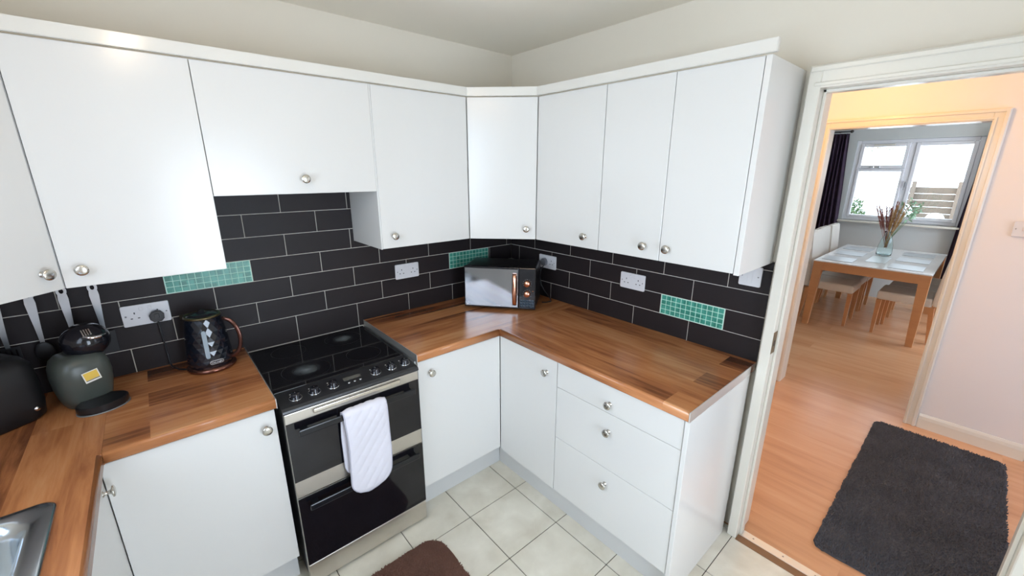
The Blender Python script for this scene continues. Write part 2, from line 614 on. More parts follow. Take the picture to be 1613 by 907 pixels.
# ------------------------------------------------------------------ dining window
b = bmesh.new()
WY0, WY1, WZ0, WZ1 = -1.985, -0.80, 1.045, 2.105
for (y0, y1, z0, z1) in ((WY0, WY0 + 0.045, WZ0, WZ1), (WY1 - 0.045, WY1, WZ0, WZ1), (WY0 + 0.045, WY1 - 0.045, WZ0, WZ0 + 0.045), (WY0 + 0.045, WY1 - 0.045, WZ1 - 0.045, WZ1), (-1.40, -1.345, WZ0 + 0.045, WZ1 - 0.045)):
    bmesh_box(b, 5.625, 5.69, y0, y1, z0, z1, 0.004)
# casement sashes
for (y0, y1, z0, z1, wd) in ((-1.94, -1.40, 1.09, 2.06, 0.04), (-1.345, -0.845, 1.09, 1.735, 0.032), (-1.345, -0.845, 1.745, 2.06, 0.04)):
    for (a0, a1, c0, c1) in ((y0, y0 + wd, z0, z1), (y1 - wd, y1, z0, z1), (y0 + wd, y1 - wd, z0, z0 + wd), (y0 + wd, y1 - wd, z1 - wd, z1)):
        bmesh_box(b, 5.612, 5.665, a0, a1, c0, c1, 0.005)
bmesh_box(b, 5.63, 5.688, -1.3449, -0.8451, 1.72, 1.76, 0.003)
M_upvc = mat('upvc white', (0.84, 0.85, 0.90), 0.25, noise=0.01)
f = struct('window_2', b, M_upvc)
link('window_pane', box(5.644, 5.650, -1.90, -1.44, 1.13, 2.02), glass_mat('window glass', (1, 1, 1), 0.02), f)
link('window_pane', box(5.644, 5.650, -1.313, -0.877, 1.12, 1.70), glass_mat('window glass', (1, 1, 1), 0.02), f)
link('window_pane', box(5.644, 5.650, -1.305, -0.885, 1.785, 2.02), glass_mat('window glass', (1, 1, 1), 0.02), f)
bb = box(5.598, 5.612, -1.09, -0.98, 1.752, 1.768, 0.003)
bmesh_box(bb, 5.580, 5.598, -1.03, -1.02, 1.75, 1.77, 0.003)
link('window_handle', bb, M_chrome, f)
bb = box(5.598, 5.612, -1.385, -1.37, 1.50, 1.58, 0.003)
bmesh_box(bb, 5.580, 5.598, -1.385, -1.37, 1.56, 1.575, 0.003)
bmesh_box(bb, 5.574, 5.582, -1.383, -1.372, 1.47, 1.575, 0.003)
link('window_handle', bb, M_chrome, f)
bb = box(5.600, 5.612, -1.20, -0.98, 2.032, 2.050, 0.004)
link('trickle_vent', bb, M_trim, f)
link('window_sill', box(5.50, 5.64, -2.02, -0.77, 1.02, 1.045, 0.006, 2), M_trim, f)
# outdoors
M_fence = mat('fence wood', (0.13, 0.10, 0.075), 0.8, noise=0.2, nscale=10)
struct('floor_patio', box(5.75, 13, -6, 3, -0.16, -0.12), mat('pale paving', (0.6, 0.57, 0.52), 0.9, noise=0.08))
t = thing('garden_fence', 'horizontal board garden fence seen outside through the dining window', 'fence', (9.0, -1.6, -0.12))
b = bmesh.new()
for k in range(13):
    z = -0.10 + k * 0.118
    bmesh_box(b, 8.985 + 0.01 * (k % 2), 9.005 + 0.01 * (k % 2), -3.6, -1.10, z, z + 0.112, 0.003)
link('fence_boards', b, M_fence, t, True)
for y in (-1.15, -1.75, -2.6):
    link('fence_post', box(8.93, 8.984, y - 0.03, y + 0.03, -0.12, 1.53, 0.004), mat('fence post', (0.17, 0.13, 0.10), 0.8, noise=0.15), t, True)


def leaf_ball(cx, cy, cz, rx, ry, rz_, n, size, seed, dens=1.0):
    rnd = random.Random(seed)
    b = bmesh.new()
    for _ in range(n):
        v = Vector((rnd.gauss(0, 1), rnd.gauss(0, 1), rnd.gauss(0, 1))).normalized() * (rnd.random() ** 0.4)
        p = Vector((cx + v.x * rx, cy + v.y * ry, cz + v.z * rz_))
        a = Vector((rnd.uniform(-1, 1), rnd.uniform(-1, 1), rnd.uniform(-1, 1))).normalized()
        c = a.cross(Vector((rnd.uniform(-1, 1), rnd.uniform(-1, 1), rnd.uniform(-1, 1)))).normalized()
        s = size * rnd.uniform(0.6, 1.2)
        vs = [b.verts.new(p + a * s), b.verts.new(p + c * s * 0.4), b.verts.new(p - a * s), b.verts.new(p - c * s * 0.4)]
        b.faces.new(vs)
    return b


M_leaf = mat('garden leaf', (0.06, 0.11, 0.035), 0.6, noise=0.25, nscale=12)
t = thing('garden_bush', 'green bush outside the dining window at its lower left', 'bush', (8.8, -0.35, -0.12))
link('foliage', leaf_ball(8.8, -0.35, 0.80, 0.3, 0.22, 0.42, 1300, 0.035, 3), M_leaf, t, True)
b = bmesh.new()
for k in range(5):
    add_tube(b, [(8.8, -0.35, -0.12), (8.8 + 0.03 * k - 0.06, -0.37 + 0.02 * k, 0.4), (8.8 + 0.08 * k - 0.16, -0.43 + 0.04 * k, 0.95)], [0.012, 0.009, 0.004], 6)
link('stem', b, mat('twig', (0.25, 0.17, 0.1), 0.8, noise=0.1), t, True)
# a branch with few leaves hanging in at the top
t = thing('tree', 'thin leafy tree branch outside at the top left of the dining window', 'tree', (9.2, 0.4, -0.12))
b = bmesh.new()
add_tube(b, [(9.2, 0.4, -0.12), (9.2, 0.35, 1.2), (9.15, 0.2, 2.1), (9.1, -0.1, 2.2), (9.05, -0.45, 2.16), (9.0, -0.75, 2.12)], [0.05, 0.04, 0.02, 0.012, 0.008, 0.004], 8)
for (y, z, dy, dz) in ((-0.2, 2.19, -0.1, -0.1), (-0.4, 2.17, -0.12, -0.1), (-0.45, 2.16, 0.05, -0.14), (-0.6, 2.14, -0.1, 0.03)):
    add_tube(b, [(9.07, y, z), (9.07, y + dy, z + dz)], [0.005, 0.002], 5)
link('trunk', b, MATS['twig'], t, True)
bb = leaf_ball(9.07, -0.45, 2.10, 0.1, 0.34, 0.09, 90, 0.024, 9)
link('foliage', bb, M_leaf, t, True)
for k, (y, z, s, lb) in enumerate(((-1.22, 0.98, 1.0, 'round white garden ornament outside, nearer the window mullion'),
                                   (-1.62, 0.86, 1.05, 'round white garden ornament outside, beside the right-hand curtain'))):
    t = thing('garden_ornament', lb, 'garden ornament', (7.6, y, -0.12), group='round white garden ornaments')
    M_orn = mat('white ornament', (0.85, 0.85, 0.84), 0.5, noise=0.02)
    b = bmesh.new()
    add_lathe(b, [(0.0, z - 0.02), (0.07 * s, z), (0.11 * s, z + 0.06), (0.115 * s, z + 0.11), (0.09 * s, z + 0.17), (0.05 * s, z + 0.2), (0, z + 0.21)], 20, M=Matrix.Translation((7.6, y, 0)))
    link('globe', b, M_orn, t, True)
    b = bmesh.new()
    add_lathe(b, [(0.11, -0.12), (0.10, -0.08), (0.035, 0.0), (0.03, z - 0.1), (0.06, z - 0.01)], 16, M=Matrix.Translation((7.6, y, 0)))
    link('pedestal', b, M_orn, t, True)

# ------------------------------------------------------------------ splashbacks
MOS = []


def mosaic_mat():
    mt, nt, bs = new_mat('green glass mosaic')
    N = nt.nodes
    tc = N.new('ShaderNodeTexCoord')
    vo = N.new('ShaderNodeTexWhiteNoise')
    # random tone per chip: snap object coords to the chip grid
    sn = N.new('ShaderNodeVectorMath'); sn.operation = 'SNAP'
    sn.inputs[1].default_value = (0.0259, 0.0259, 0.0259)
    nt.links.new(tc.outputs['Object'], sn.inputs[0])
    nt.links.new(sn.outputs[0], vo.inputs['Vector'])
    cr = N.new('ShaderNodeValToRGB')
    cr.color_ramp.elements[0].color = (0.022, 0.20, 0.145, 1)
    cr.color_ramp.elements[1].color = (0.06, 0.34, 0.26, 1)
    nt.links.new(vo.outputs['Value'], cr.inputs[0])
    nt.links.new(cr.outputs[0], bs.inputs['Base Color'])
    bs.inputs['Roughness'].default_value = 0.3
    return mt


M_mos = mosaic_mat()
M_mosg = mat('mosaic grout', (0.52, 0.80, 0.68), 0.7, noise=0.03)


def zrow(k):
    return W if k <= 0 else W + H1 + (k - 1) * PZ


def splash(name, label, to_world, ulen, offs, hood=None, mosaics=(), rows=4, top=1.338):
    """to_world(u, d, z): u from the corner along the wall, d out of the wall (0 = tile face)"""
    t = thing(name, label, 'splashback', (0, 0, 0))
    bt = bmesh.new()

    def slab(bm, u0, u1, z0, z1, d0, d1, bev, mi=0):
        a = to_world(u0, d0, z0)
        c = to_world(u1, d1, z1)
        bmesh_box(bm, a[0], c[0], a[1], c[1], a[2], c[2], bev, mi=mi)
    slab(bt, 0.008, ulen, W - 0.04, top, -0.0075, -0.0016, 0, 1)
    if hood:
        slab(bt, hood[0], hood[1], top, hood[2], -0.0075, -0.0016, 0, 1)
    g = 0.0016
    k = 1
    while True:
        z0, z1 = zrow(k - 1), zrow(k)
        if k == 1:
            z0 = W - 0.03
        lim = hood[2] if hood else top
        if z0 >= lim - 0.005:
            break
        off = offs[k % 2]
        edges = [off + i * T for i in range(-3, int(ulen / T) + 3)]
        edges = [e for e in edges if abs(e - ulen) > 0.03]
        for a0, a1 in zip(edges[:-1], edges[1:]):
            segs = [(a0 + g, a1 - g)]
            for (mk, m0, m1) in mosaics:
                if mk == k:
                    ns = []
                    for s0, s1 in segs:
                        if s1 <= m0 or s0 >= m1:
                            ns.append((s0, s1))
                        else:
                            if m0 - s0 > 0.004: ns.append((s0, m0 - g))
                            if s1 - m1 > 0.004: ns.append((m1 + g, s1))
                    segs = ns
            for s0, s1 in segs:
                s0, s1 = max(s0, 0.0), min(s1, ulen)
                if s1 - s0 < 0.003:
                    continue
                if z1 - g <= top:
                    slab(bt, s0, s1, z0 + g, z1 - g, -0.004, 0.0, 0.0008)
                else:
                    if z0 + g < top - 0.003:
                        for (q0, q1) in ([(s0, min(s1, hood[0])), (max(s0, hood[1]), s1)] if hood else [(s0, s1)]):
                            if q1 - q0 > 0.003:
                                slab(bt, q0, q1, z0 + g, top, -0.004, 0.0, 0.0008)
                    if hood:
                        q0, q1 = max(s0, hood[0]), min(s1, hood[1])
                        if q1 - q0 > 0.003:
                            slab(bt, q0, q1, z0 + g, min(z1 - g, hood[2]), -0.004, 0.0, 0.0008)
        k += 1
    link('tiles', bt, [M_tile, M_grout], t)
    for (mk, m0, m1) in mosaics:
        bm = bmesh.new()
        z0, z1 = zrow(mk - 1) + 0.0005, zrow(mk) - 0.0005
        slab(bm, m0 + 0.0005, m1 - 0.0005, z0, min(z1, 9), -0.0016, -0.0006, 0, 1)
        nu, nz = 12, 4
        for i in range(nu):
            for j in range(nz):
                ca = m0 + 0.003 + (m1 - m0 - 0.006) * i / nu
                cb = m0 + 0.003 + (m1 - m0 - 0.006) * (i + 1) / nu
                da = z0 + 0.002 + (z1 - z0 - 0.004) * j / nz
                db = z0 + 0.002 + (z1 - z0 - 0.004) * (j + 1) / nz
                slab(bm, ca + 0.0014, cb - 0.0014, da + 0.0014, db - 0.0014, -0.0014, 0.0002, 0.0006)
        o = link('mosaic_inset', bm, [M_mos, M_mosg], t)
        o['label'] = 'panel of small green glass mosaic squares'
    return t


splash('splashback', 'dark brick-laid tile splashback with two green mosaic insets behind the black cooker',
       lambda u, d, z: (-u, -d, z), -XW - 0.001, {1: 0.5051, 0: 0.6649 - T},
       hood=(-XA, -XB_, ZH), mosaics=((4, 1.596, 1.912), (3, 0.206, 0.520)))
splash('splashback', 'dark brick-laid tile splashback with one green mosaic inset above the drawer worktop',
       lambda u, d, z: (-d, -u, z), 1.655, {1: 0.3981, 0: 0.2411}, mosaics=((2, 1.176, 1.493),))

# ------------------------------------------------------------------ cabinets
KPROF = [(0.0095, 0.0), (0.0095, 0.002), (0.0055, 0.004), (0.005, 0.014), (0.008, 0.019), (0.0165, 0.0215),
         (0.0175, 0.024), (0.0165, 0.0265), (0.010, 0.0285), (0.0, 0.029)]
KM = Matrix.Rotation(R(90), 4, 'X')  # lathe z -> local -y


def knob(parent, x, y, z):
    b = bmesh.new()
    add_lathe(b, KPROF, 20, M=Matrix.Translation((x, y, z)) @ KM)
    o = link('knob', b, M_nickel, parent)
    XF[o.name] = XF[parent.name]
    return o


def cabinet(name, label, cat, org, rz, w, D, z0, z1, fronts, group=None, sides=(), carc=None, back=0.0):
    """local x along the wall, front faces local -y. fronts: (x0,x1,z0,z1,kind,knobx,knobz)"""
    t = thing(name, label, cat, (org[0], org[1], 0), rz, group)
    c0, c1 = carc if carc else (0.0005, w - 0.0005)
    link('carcass', box(c0, c1, -(D - 0.020), back, z0, z1), M_carc, t)
    for (x0, x1, a, c, kind, kx, kz) in fronts:
        o = link(kind, box(x0 + 0.0012, x1 - 0.0012, -D, -(D - 0.0185), a + 0.001, c - 0.001, 0.0012), M_white, t)
        if kx is not None:
            knob(o, kx, -D, kz)
    for (x0, x1, y0, y1, a, c) in sides:
        link('end_panel', box(x0, x1, y0, y1, a, c, 0.001), M_white, t)
    return t


kw = 'white wall cupboard'
# on the cooker wall
cabinet('wall_cabinet', 'white wall cupboard left of the extractor housing, above the kettle', 'cabinet',
        (XC, 0, 0), 0, XB_ - XC, DD, ZB, ZT, [(0, XB_ - XC, ZB, ZT, 'door', -2.099 - XC, 1.397)], back=0.006)
cabinet('extractor_cabinet', 'short white bridging wall cupboard directly above the cooker', 'cabinet',
        (XB_, 0, 0), 0, XA - XB_, DD, ZH, ZT, [(0, XA - XB_, ZH, ZT, 'door', -1.409 - XB_, 1.666)], back=-0.001)
cabinet('wall_cabinet', 'white wall cupboard right of the extractor housing, beside the corner cupboard', 'cabinet',
        (XA, 0, 0), 0, -DG - XA - 0.001, DD, ZB, ZT, [(0.006, -DG - XA - 0.002, ZB, ZT, 'door', -1.045 - XA, 1.399)],
        sides=[(-0.0005, 0.006, -DD, 0.0, ZB - 0.001, ZT)], carc=(0.0065, -DG - XA - 0.0015), back=0.0)
# on the right-hand wall
cabinet('wall_cabinet', 'single white wall cupboard on the right wall, next to the corner cupboard', 'cabinet',
        (0, -DG, 0), R(-90), 1.0175 - DG, DD, ZB, ZT, [(0.001, 1.0175 - DG, ZB, ZT, 'door', 0.94 - DG, 1.398)])
cabinet('wall_cabinet', 'two-door white wall cupboard beside the doorway', 'cabinet',
        (0, -1.0185, 0), R(-90), 1.6478 - 1.0185, DD, ZB, ZT,
        [(0.0, 1.3304 - 1.0185, ZB, ZT, 'door', 1.261 - 1.0185, 1.396), (1.3304 - 1.0185, 1.628 - 1.0185, ZB, ZT, 'door', 1.367 - 1.0185, 1.396)],
        sides=[(1.629 - 1.0185, 1.6478 - 1.0185, -DD, -0.0, ZB - 0.004, ZT)], carc=(0.001, 1.628 - 1.0185))


def corner_cabinet(label, sx, xo, gapx, knobt):
    """diagonal corner cupboard; sx=+1: corner at x=xo on the right; sx=-1: corner on the left"""
    q = DG - 0.0015
    P1 = Vector((xo - sx * q, -(DD - 0.001)))       # door end on the cooker wall side
    P2 = Vector((xo - sx * (DD - 0.001), -q))       # door end on the side wall
    t = thing('corner_cabinet', label, 'cabinet', (xo - sx * 0.3, -0.3, 0))
    d = (P2 - P1).normalized()
    nrm = Vector((-sx * abs(d.y), -abs(d.x)))
    i1 = P1 - nrm * 0.020
    i2 = P2 - nrm * 0.020
    s0 = 0.001
    pts = [(xo - sx * s0, -s0), (P1.x, -s0), (P1.x, i1.y + 0.0), (i1.x, i1.y), (i2.x, i2.y), (i2.x, P2.y), (xo - sx * s0, P2.y)]
    if sx < 0:
        pts = pts[::-1]
    b = bmesh.new()
    add_prism(b, pts, ZB, ZT)
    bmesh.ops.recalc_face_normals(b, faces=b.faces)
    link('carcass', b, M_carc, t, True)
    b = bmesh.new()
    e = 0.002
    a1, a2 = P1 + d * e, P2 - d * e
    c2, c1 = a2 - nrm * 0.0185, a1 - nrm * 0.0185
    pp = [(a1.x, a1.y), (a2.x, a2.y), (c2.x, c2.y), (c1.x, c1.y)]
    add_prism(b, pp, ZB + 0.001, ZT - 0.001, bev=0.001)
    bmesh.ops.recalc_face_normals(b, faces=b.faces)
    o = link('door', b, M_white, t, True)
    kp = P1 + d * knobt * (P2 - P1).length
    ang = math.atan2(nrm.y, nrm.x) + PI / 2
    b = bmesh.new()
    add_lathe(b, KPROF, 20, M=Matrix.Translation((kp.x, kp.y, 1.398)) @ Matrix.Rotation(ang, 4, 'Z') @ KM)
    link('knob', b, M_nickel, o, True)
    return t


corner_cabinet('white diagonal corner wall cupboard above the microwave', 1, 0.0, 0, 0.855)
corner_cabinet('white diagonal corner wall cupboard at the left edge above the coffee machine', -1, XC - DG, 0, 0.13)

# cornice strip along the tops of all cupboards
path = [(XC - DG + DD + 0.01, -1.6), (XC - DG + DD + 0.02, -DG - 0.008), (XC + 0.008, -DD - 0.020), (-DG - 0.008, -DD - 0.020),
        (-DD - 0.020, -DG - 0.008), (-DD - 0.020, -1.664)]


def strip(path, th, z0, z1):
    P = [Vector(p) for p in path]
    inner = []
    for i, p in enumerate(P):
        ns = []
        if i > 0:
            d = (P[i] - P[i - 1]).normalized(); ns.append(Vector((-d.y, d.x)))
        if i < len(P) - 1:
            d = (P[i + 1] - P[i]).normalized(); ns.append(Vector((-d.y, d.x)))
        n = sum(ns, Vector((0, 0))) / len(ns)
        n = n / max(n.length_squared, 0.3)
        inner.append(p + n * th)
    b = bmesh.new()
    n = len(P)
    vs = [[b.verts.new((q.x, q.y, z)) for q in (P[i], inner[i]) for z in (z0, z1)] for i in range(n)]
    for i in range(n - 1):
        a, c = vs[i], vs[i + 1]
        b.faces.new((a[0], c[0], c[1], a[1]))
        b.faces.new((a[3], c[3], c[2], a[2]))
        b.faces.new((a[1], c[1], c[3], a[3]))
        b.faces.new((a[2], c[2], c[0], a[0]))
    b.faces.new((vs[0][0], vs[0][1], vs[0][3], vs[0][2]))
    b.faces.new((vs[-1][0], vs[-1][2], vs[-1][3], vs[-1][1]))
    bmesh.ops.recalc_face_normals(b, faces=b.faces)
    return b


path = path[1:]
b = strip(path, 0.018, ZT + 0.002, ZT + 0.042)
bmesh.ops.bevel(b, geom=list(b.edges), offset=0.002, segments=2, affect='EDGES')
tag(link('cornice', b, mat('cornice white', (0.72, 0.70, 0.65), 0.15, noise=0.01)), 'white cornice strip running along the tops of the wall cupboards', 'cornice')

# ---- base cupboards
cabinet('base_cabinet', 'white base cupboard under the kettle worktop, left of the cooker', 'cabinet',
        (-2.158, 0, 0), 0, -1.686 + 2.158, 0.60, 0.152, 0.849, [(0.0005, -1.686 + 2.158, 0.15, 0.846, 'door', -1.722 + 2.158, 0.779)])
cabinet('base_cabinet', 'white base cupboard between the cooker and the inside corner', 'cabinet',
        (-1.100, 0, 0), 0, 0.4795, 0.60, 0.152, 0.849, [(0.004, 0.4999, 0.15, 0.846, 'door', -1.031 + 1.100, 0.777)])
cabinet('base_cabinet', 'white corner base cupboard on the right, left of the drawers', 'cabinet',
        (0, -0.6015, 0), R(-90), 1.0205 - 0.6015, 0.60, 0.137, 0.849, [(0.0, 1.0205 - 0.6015, 0.135, 0.846, 'door', 0.955 - 0.6015, 0.771)])
o0 = 1.0205
t = cabinet('drawer_unit', 'white three-drawer base unit at the end of the worktop by the doorway', 'drawer unit',
            (0, -o0, 0), R(-90), 1.657 - o0, 0.60, 0.137, 0.849,
            [(0.001, 1.638 - o0, 0.719, 0.846, 'drawer', 1.321 - o0, 0.765),
             (0.001, 1.638 - o0, 0.448, 0.719, 'drawer', 1.324 - o0, 0.635),
             (0.001, 1.638 - o0, 0.137, 0.448, 'drawer', 1.325 - o0, 0.370)],
            sides=[(1.6395 - o0, 1.657 - o0, -0.604, -0.066, 0.0, 0.849)], carc=(0.001, 1.639 - o0))
# under the sink: two cupboards facing right
XC0 = XW
for (ya, yb, kx, lb) in ((-1.24, -0.6001, None, 'white base cupboard under the sink, its knob just showing past the worktop edge'),
                         (-1.86, -1.245, 0.05, 'white base cupboard further along under the left worktop'),
                         (-2.48, -1.865, 0.05, 'white base cupboard at the near end under the left worktop')):
    w = yb - ya
    cabinet('base_cabinet', lb, 'cabinet', (XW + 0.003, ya, 0), R(90), w, 0.596, 0.152, 0.849 if kx else 0.66,
            [(0.002, w + (0.0009 if kx is None else -0.002), 0.15, 0.846, 'door', (w - 0.06), 0.784)])
# plinths
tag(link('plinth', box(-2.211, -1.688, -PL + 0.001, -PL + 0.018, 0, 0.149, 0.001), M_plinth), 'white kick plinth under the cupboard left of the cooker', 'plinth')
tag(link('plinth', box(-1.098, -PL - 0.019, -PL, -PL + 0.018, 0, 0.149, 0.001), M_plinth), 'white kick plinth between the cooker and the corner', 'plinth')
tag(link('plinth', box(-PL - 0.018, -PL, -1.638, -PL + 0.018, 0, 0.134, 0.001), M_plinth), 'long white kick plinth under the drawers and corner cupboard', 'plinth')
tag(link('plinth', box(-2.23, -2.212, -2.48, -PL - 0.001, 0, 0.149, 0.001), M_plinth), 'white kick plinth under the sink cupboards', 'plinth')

# ---- worktops
TH = 0.0385


def wt_profile(depth, r=0.011, n=6):
    """(d, z) profile from the back; d positive out of wall"""
    z0, z1 = W - TH, W
    pts = [(0.0015, z0), (0.0015, z1)]
    for k in range(n + 1):
        a = R(90 - 90 * k / n)
        pts.append((depth - r + r * math.cos(a), z1 - r + r * math.sin(a)))
    for k in range(n + 1):
        a = R(-90 * k / n)
        pts.append((depth - r * 0.6 + r * 0.6 * math.cos(a), z0 + r * 0.6 + r * 0.6 * math.sin(a)))
    return pts


def extr(bm, prof, u0, u1, fn):
    A = [bm.verts.new(fn(u0, d, z)) for d, z in prof]
    B = [bm.verts.new(fn(u1, d, z)) for d, z in prof]
    n = len(prof)
    fs = [bm.faces.new(A), bm.faces.new(B[::-1])]
    for i in range(n):
        f = bm.faces.new((A[i], B[i], B[(i + 1) % n], A[(i + 1) % n]))
        f.smooth = 2 <= i < n - 2
        fs.append(f)
    bmesh.ops.recalc_face_normals(bm, faces=fs)


fA = lambda u, d, z: (u, -d, z)
fB = lambda u, d, z: (-d, u, z)
fC = lambda u, d, z: (XW + d, u, z)
pw = wt_profile(WD)
# right: cooker wall piece runs into the corner
t = thing('worktop', 'walnut-look worktop with the microwave, between cooker and corner', 'worktop', (-1.103, 0, W - TH))
b = bmesh.new()
extr(b, pw, -1.1005, -WD + 0.0005, fA)
bmesh_box(b, -WD + 0.0005, -0.0015, -WD + 0.0005, -0.0015, W - TH, W)
link('worktop_board', b, M_wtx, t, True)
link('edge_trim', box(-1.1035, -1.1008, -WD, -0.003, W - TH, W + 0.0012, 0.0006), M_alu, t, True)
t = thing('worktop', 'walnut-look worktop along the right wall above the drawers', 'worktop', (0, -1.655, W - TH))
b = bmesh.new()
extr(b, pw, -1.6545, -WD, fB)
link('worktop_board', b, M_wty, t, True)
link('edge_trim', box(-WD - 0.0005, -0.067, -1.6580, -1.6548, W - TH - 0.001, W + 0.0012, 0.0006), M_alu, t, True)
# left
xcf = XW + WD
t = thing('worktop', 'walnut-look worktop with the kettle, left of the cooker', 'worktop', (-1.68, 0, W - TH))
b = bmesh.new()
extr(b, pw, xcf + 0.0005, -1.6805, fA)
link('worktop_board', b, M_wtx, t, True)
link('edge_trim', box(-1.6802, -1.6775, -WD, -0.003, W - TH, W + 0.0012, 0.0006), M_alu, t, True)
t = thing('worktop', 'walnut-look worktop along the left wall holding the sink', 'worktop', (XW, -1.6, W - TH))
SX0, SX1, SY0, SY1 = -2.66, -2.214, -1.62, -0.783   # sink outline
HX0, HX1, HY0, HY1 = SX0 + 0.03, SX1 - 0.03, SY0 + 0.03, SY1 - 0.03
b = bmesh.new()
prof2 = [(HX1 - XW, W - TH), (HX1 - XW, W)] + pw[2:]
extr(b, prof2, -2.48, -WD, fC)
bmesh_box(b, XW + 0.0015, HX1, HY1, -WD, W - TH, W)
bmesh_box(b, XW + 0.0015, HX1, -2.48, HY0, W - TH, W)
bmesh_box(b, XW + 0.0015, HX0, HY0, HY1, W - TH, W)
bmesh_box(b, XW + 0.0015, xcf, -WD, -0.0015, W - TH, W)
link('worktop_board', b, M_wty, t, True)

# ------------------------------------------------------------------ sink
M_sink = mat('sink stainless', (0.70, 0.77, 0.84), 0.20, 1.0, noise=0.04, nscale=15)
t = thing('sink', 'stainless steel inset sink in the left worktop', 'sink', (-2.43, -1.1, W))
b = bmesh.new()


def ring_loft(bm, loops, close_bottom=True):
    rows = []
    for pts, z in loops:
        rows.append([bm.verts.new((p[0], p[1], z)) for p in pts])
    n = len(rows[0])
    fs = []
    for a, c in zip(rows[:-1], rows[1:]):
        for i in range(n):
            f = bm.faces.new((a[i], a[(i + 1) % n], c[(i + 1) % n], c[i]))
            f.smooth = True
            fs.append(f)
    if close_bottom:
        fs.append(bm.faces.new(rows[-1]))
    return fs


def rr(ins, r):
    return rrect(SX0 + ins, SX1 - ins, -1.28 + ins * 0.6, SY1 - ins, r, 6)


def rr0(ins, r):
    return rrect(SX0 + ins, SX1 - ins, SY0 + ins, SY1 - ins, r, 6)


# outer rim shares the bowl's loop topology
ring_loft(b, [(rr0(-0.001, 0.035), W + 0.0005), (rr0(0.0, 0.035), W + 0.004), (rr0(0.006, 0.032), W + 0.006),
              (rrect(SX0 + 0.035, SX1 - 0.036, -1.22, SY1 - 0.034, 0.055, 6), W + 0.0055),
              (rrect(SX0 + 0.040, SX1 - 0.042, -1.215, SY1 - 0.040, 0.055, 6), W + 0.001),
              (rrect(SX0 + 0.047, SX1 - 0.050, -1.208, SY1 - 0.048, 0.055, 6), W - 0.006),
              (rrect(SX0 + 0.052, SX1 - 0.060, -1.20, SY1 - 0.055, 0.055, 6), W - 0.03),
              (rrect(SX0 + 0.062, SX1 - 0.070, -1.19, SY1 - 0.065, 0.06, 6), W - 0.13),
              (rrect(SX0 + 0.080, SX1 - 0.088, -1.17, SY1 - 0.085, 0.06, 6), W - 0.150),
              (rrect(SX0 + 0.12, SX1 - 0.13, -1.13, SY1 - 0.125, 0.05, 6), W - 0.155)])
bmesh.ops.recalc_face_normals(b, faces=b.faces)
for f in b.faces:
    if f.normal.z < 0 and abs(f.normal.z) > 0.9:
        pass
o = link('bowl', b, M_sink, t, True)
b = bmesh.new()
add_lathe(b, [(0.0, 0.002), (0.03, 0.002), (0.036, 0.004), (0.042, 0.0035), (0.044, 0.0)], 24, M=Matrix.Translation((-2.44, -0.98, W - 0.155)))
link('drain', b, M_chrome, t, True)
b = bmesh.new()
for k in range(6):
    bmesh_box(b, SX0 + 0.06, SX1 - 0.06, -1.56 + k * 0.045, -1.545 + k * 0.045, W + 0.0045, W + 0.0085, 0.0015)
link('drainer_ridges', b, M_sink, t, True)

# ------------------------------------------------------------------ cooker
t = thing('cooker', 'freestanding black and stainless electric cooker with double oven', 'cooker', (-1.39, -0.3, 0))
CX0, CX1 = -1.668, -1.115
CF = -0.640
M_cbody = mat('cooker side enamel', (0.03, 0.03, 0.033), 0.35, noise=0.1)
link('body', box(CX0 + 0.004, CX1 - 0.004, -0.612, -0.02, 0.03, 0.842, 0.003), M_cbody, t, True)
for x in (CX0 + 0.05, CX1 - 0.05):
    for y in (-0.56, -0.07):
        b = bmesh.new()
        add_lathe(b, [(0.02, 0.0), (0.02, 0.012), (0.012, 0.016), (0.012, 0.03)], 12, M=Matrix.Translation((x, y, 0)))
        link('foot', b, M_blackpl, t, True)
ZHOB = 0.862
b = box(CX0 - 0.001, CX1 + 0.001, -0.512, -0.012, 0.8425, ZHOB, 0.003, 2)
hob = link('hob', b, M_blackglass, t, True)
hob['label'] = 'black glass ceramic hob'
# zones: fine printed rings on the glass; two carry a pale dusting
M_ring = mat('hob print', (0.03, 0.03, 0.033), 0.3, noise=0.1)


def scuff_mat():
    mt, nt, bs = new_mat('hob zone with pale scuffing')
    N = nt.nodes
    L = nt.links
    tc = N.new('ShaderNodeTexCoord')
    nz = N.new('ShaderNodeTexNoise'); nz.inputs['Scale'].default_value = 22; nz.inputs['Detail'].default_value = 5
    L.new(tc.outputs['Object'], nz.inputs['Vector'])
    gr = N.new('ShaderNodeTexGradient'); gr.gradient_type = 'SPHERICAL'
    mp = N.new('ShaderNodeMapping'); mp.vector_type = 'POINT'
    mp.inputs['Scale'].default_value = (13, 13, 13)
    L.new(tc.outputs['Generated'], mp.inputs['Vector'])
    mp.inputs['Location'].default_value = (-1.6, -1.6, 0)
    mp.inputs['Scale'].default_value = (3.2, 3.2, 0)
    L.new(mp.outputs[0], gr.inputs['Vector'])
    mu = N.new('ShaderNodeMath'); mu.operation = 'MULTIPLY'
    L.new(gr.outputs['Fac'], mu.inputs[0]); L.new(nz.outputs['Fac'], mu.inputs[1])
    mx = N.new('ShaderNodeMix'); mx.data_type = 'RGBA'
    mx.inputs[6].default_value = (0.006, 0.006, 0.008, 1)
    mx.inputs[7].default_value = (0.30, 0.34, 0.36, 1)
    L.new(mu.outputs[0], mx.inputs[0])
    L.new(mx.outputs[2], bs.inputs['Base Color'])
    bs.inputs['Roughness'].default_value = 0.08
    return mt


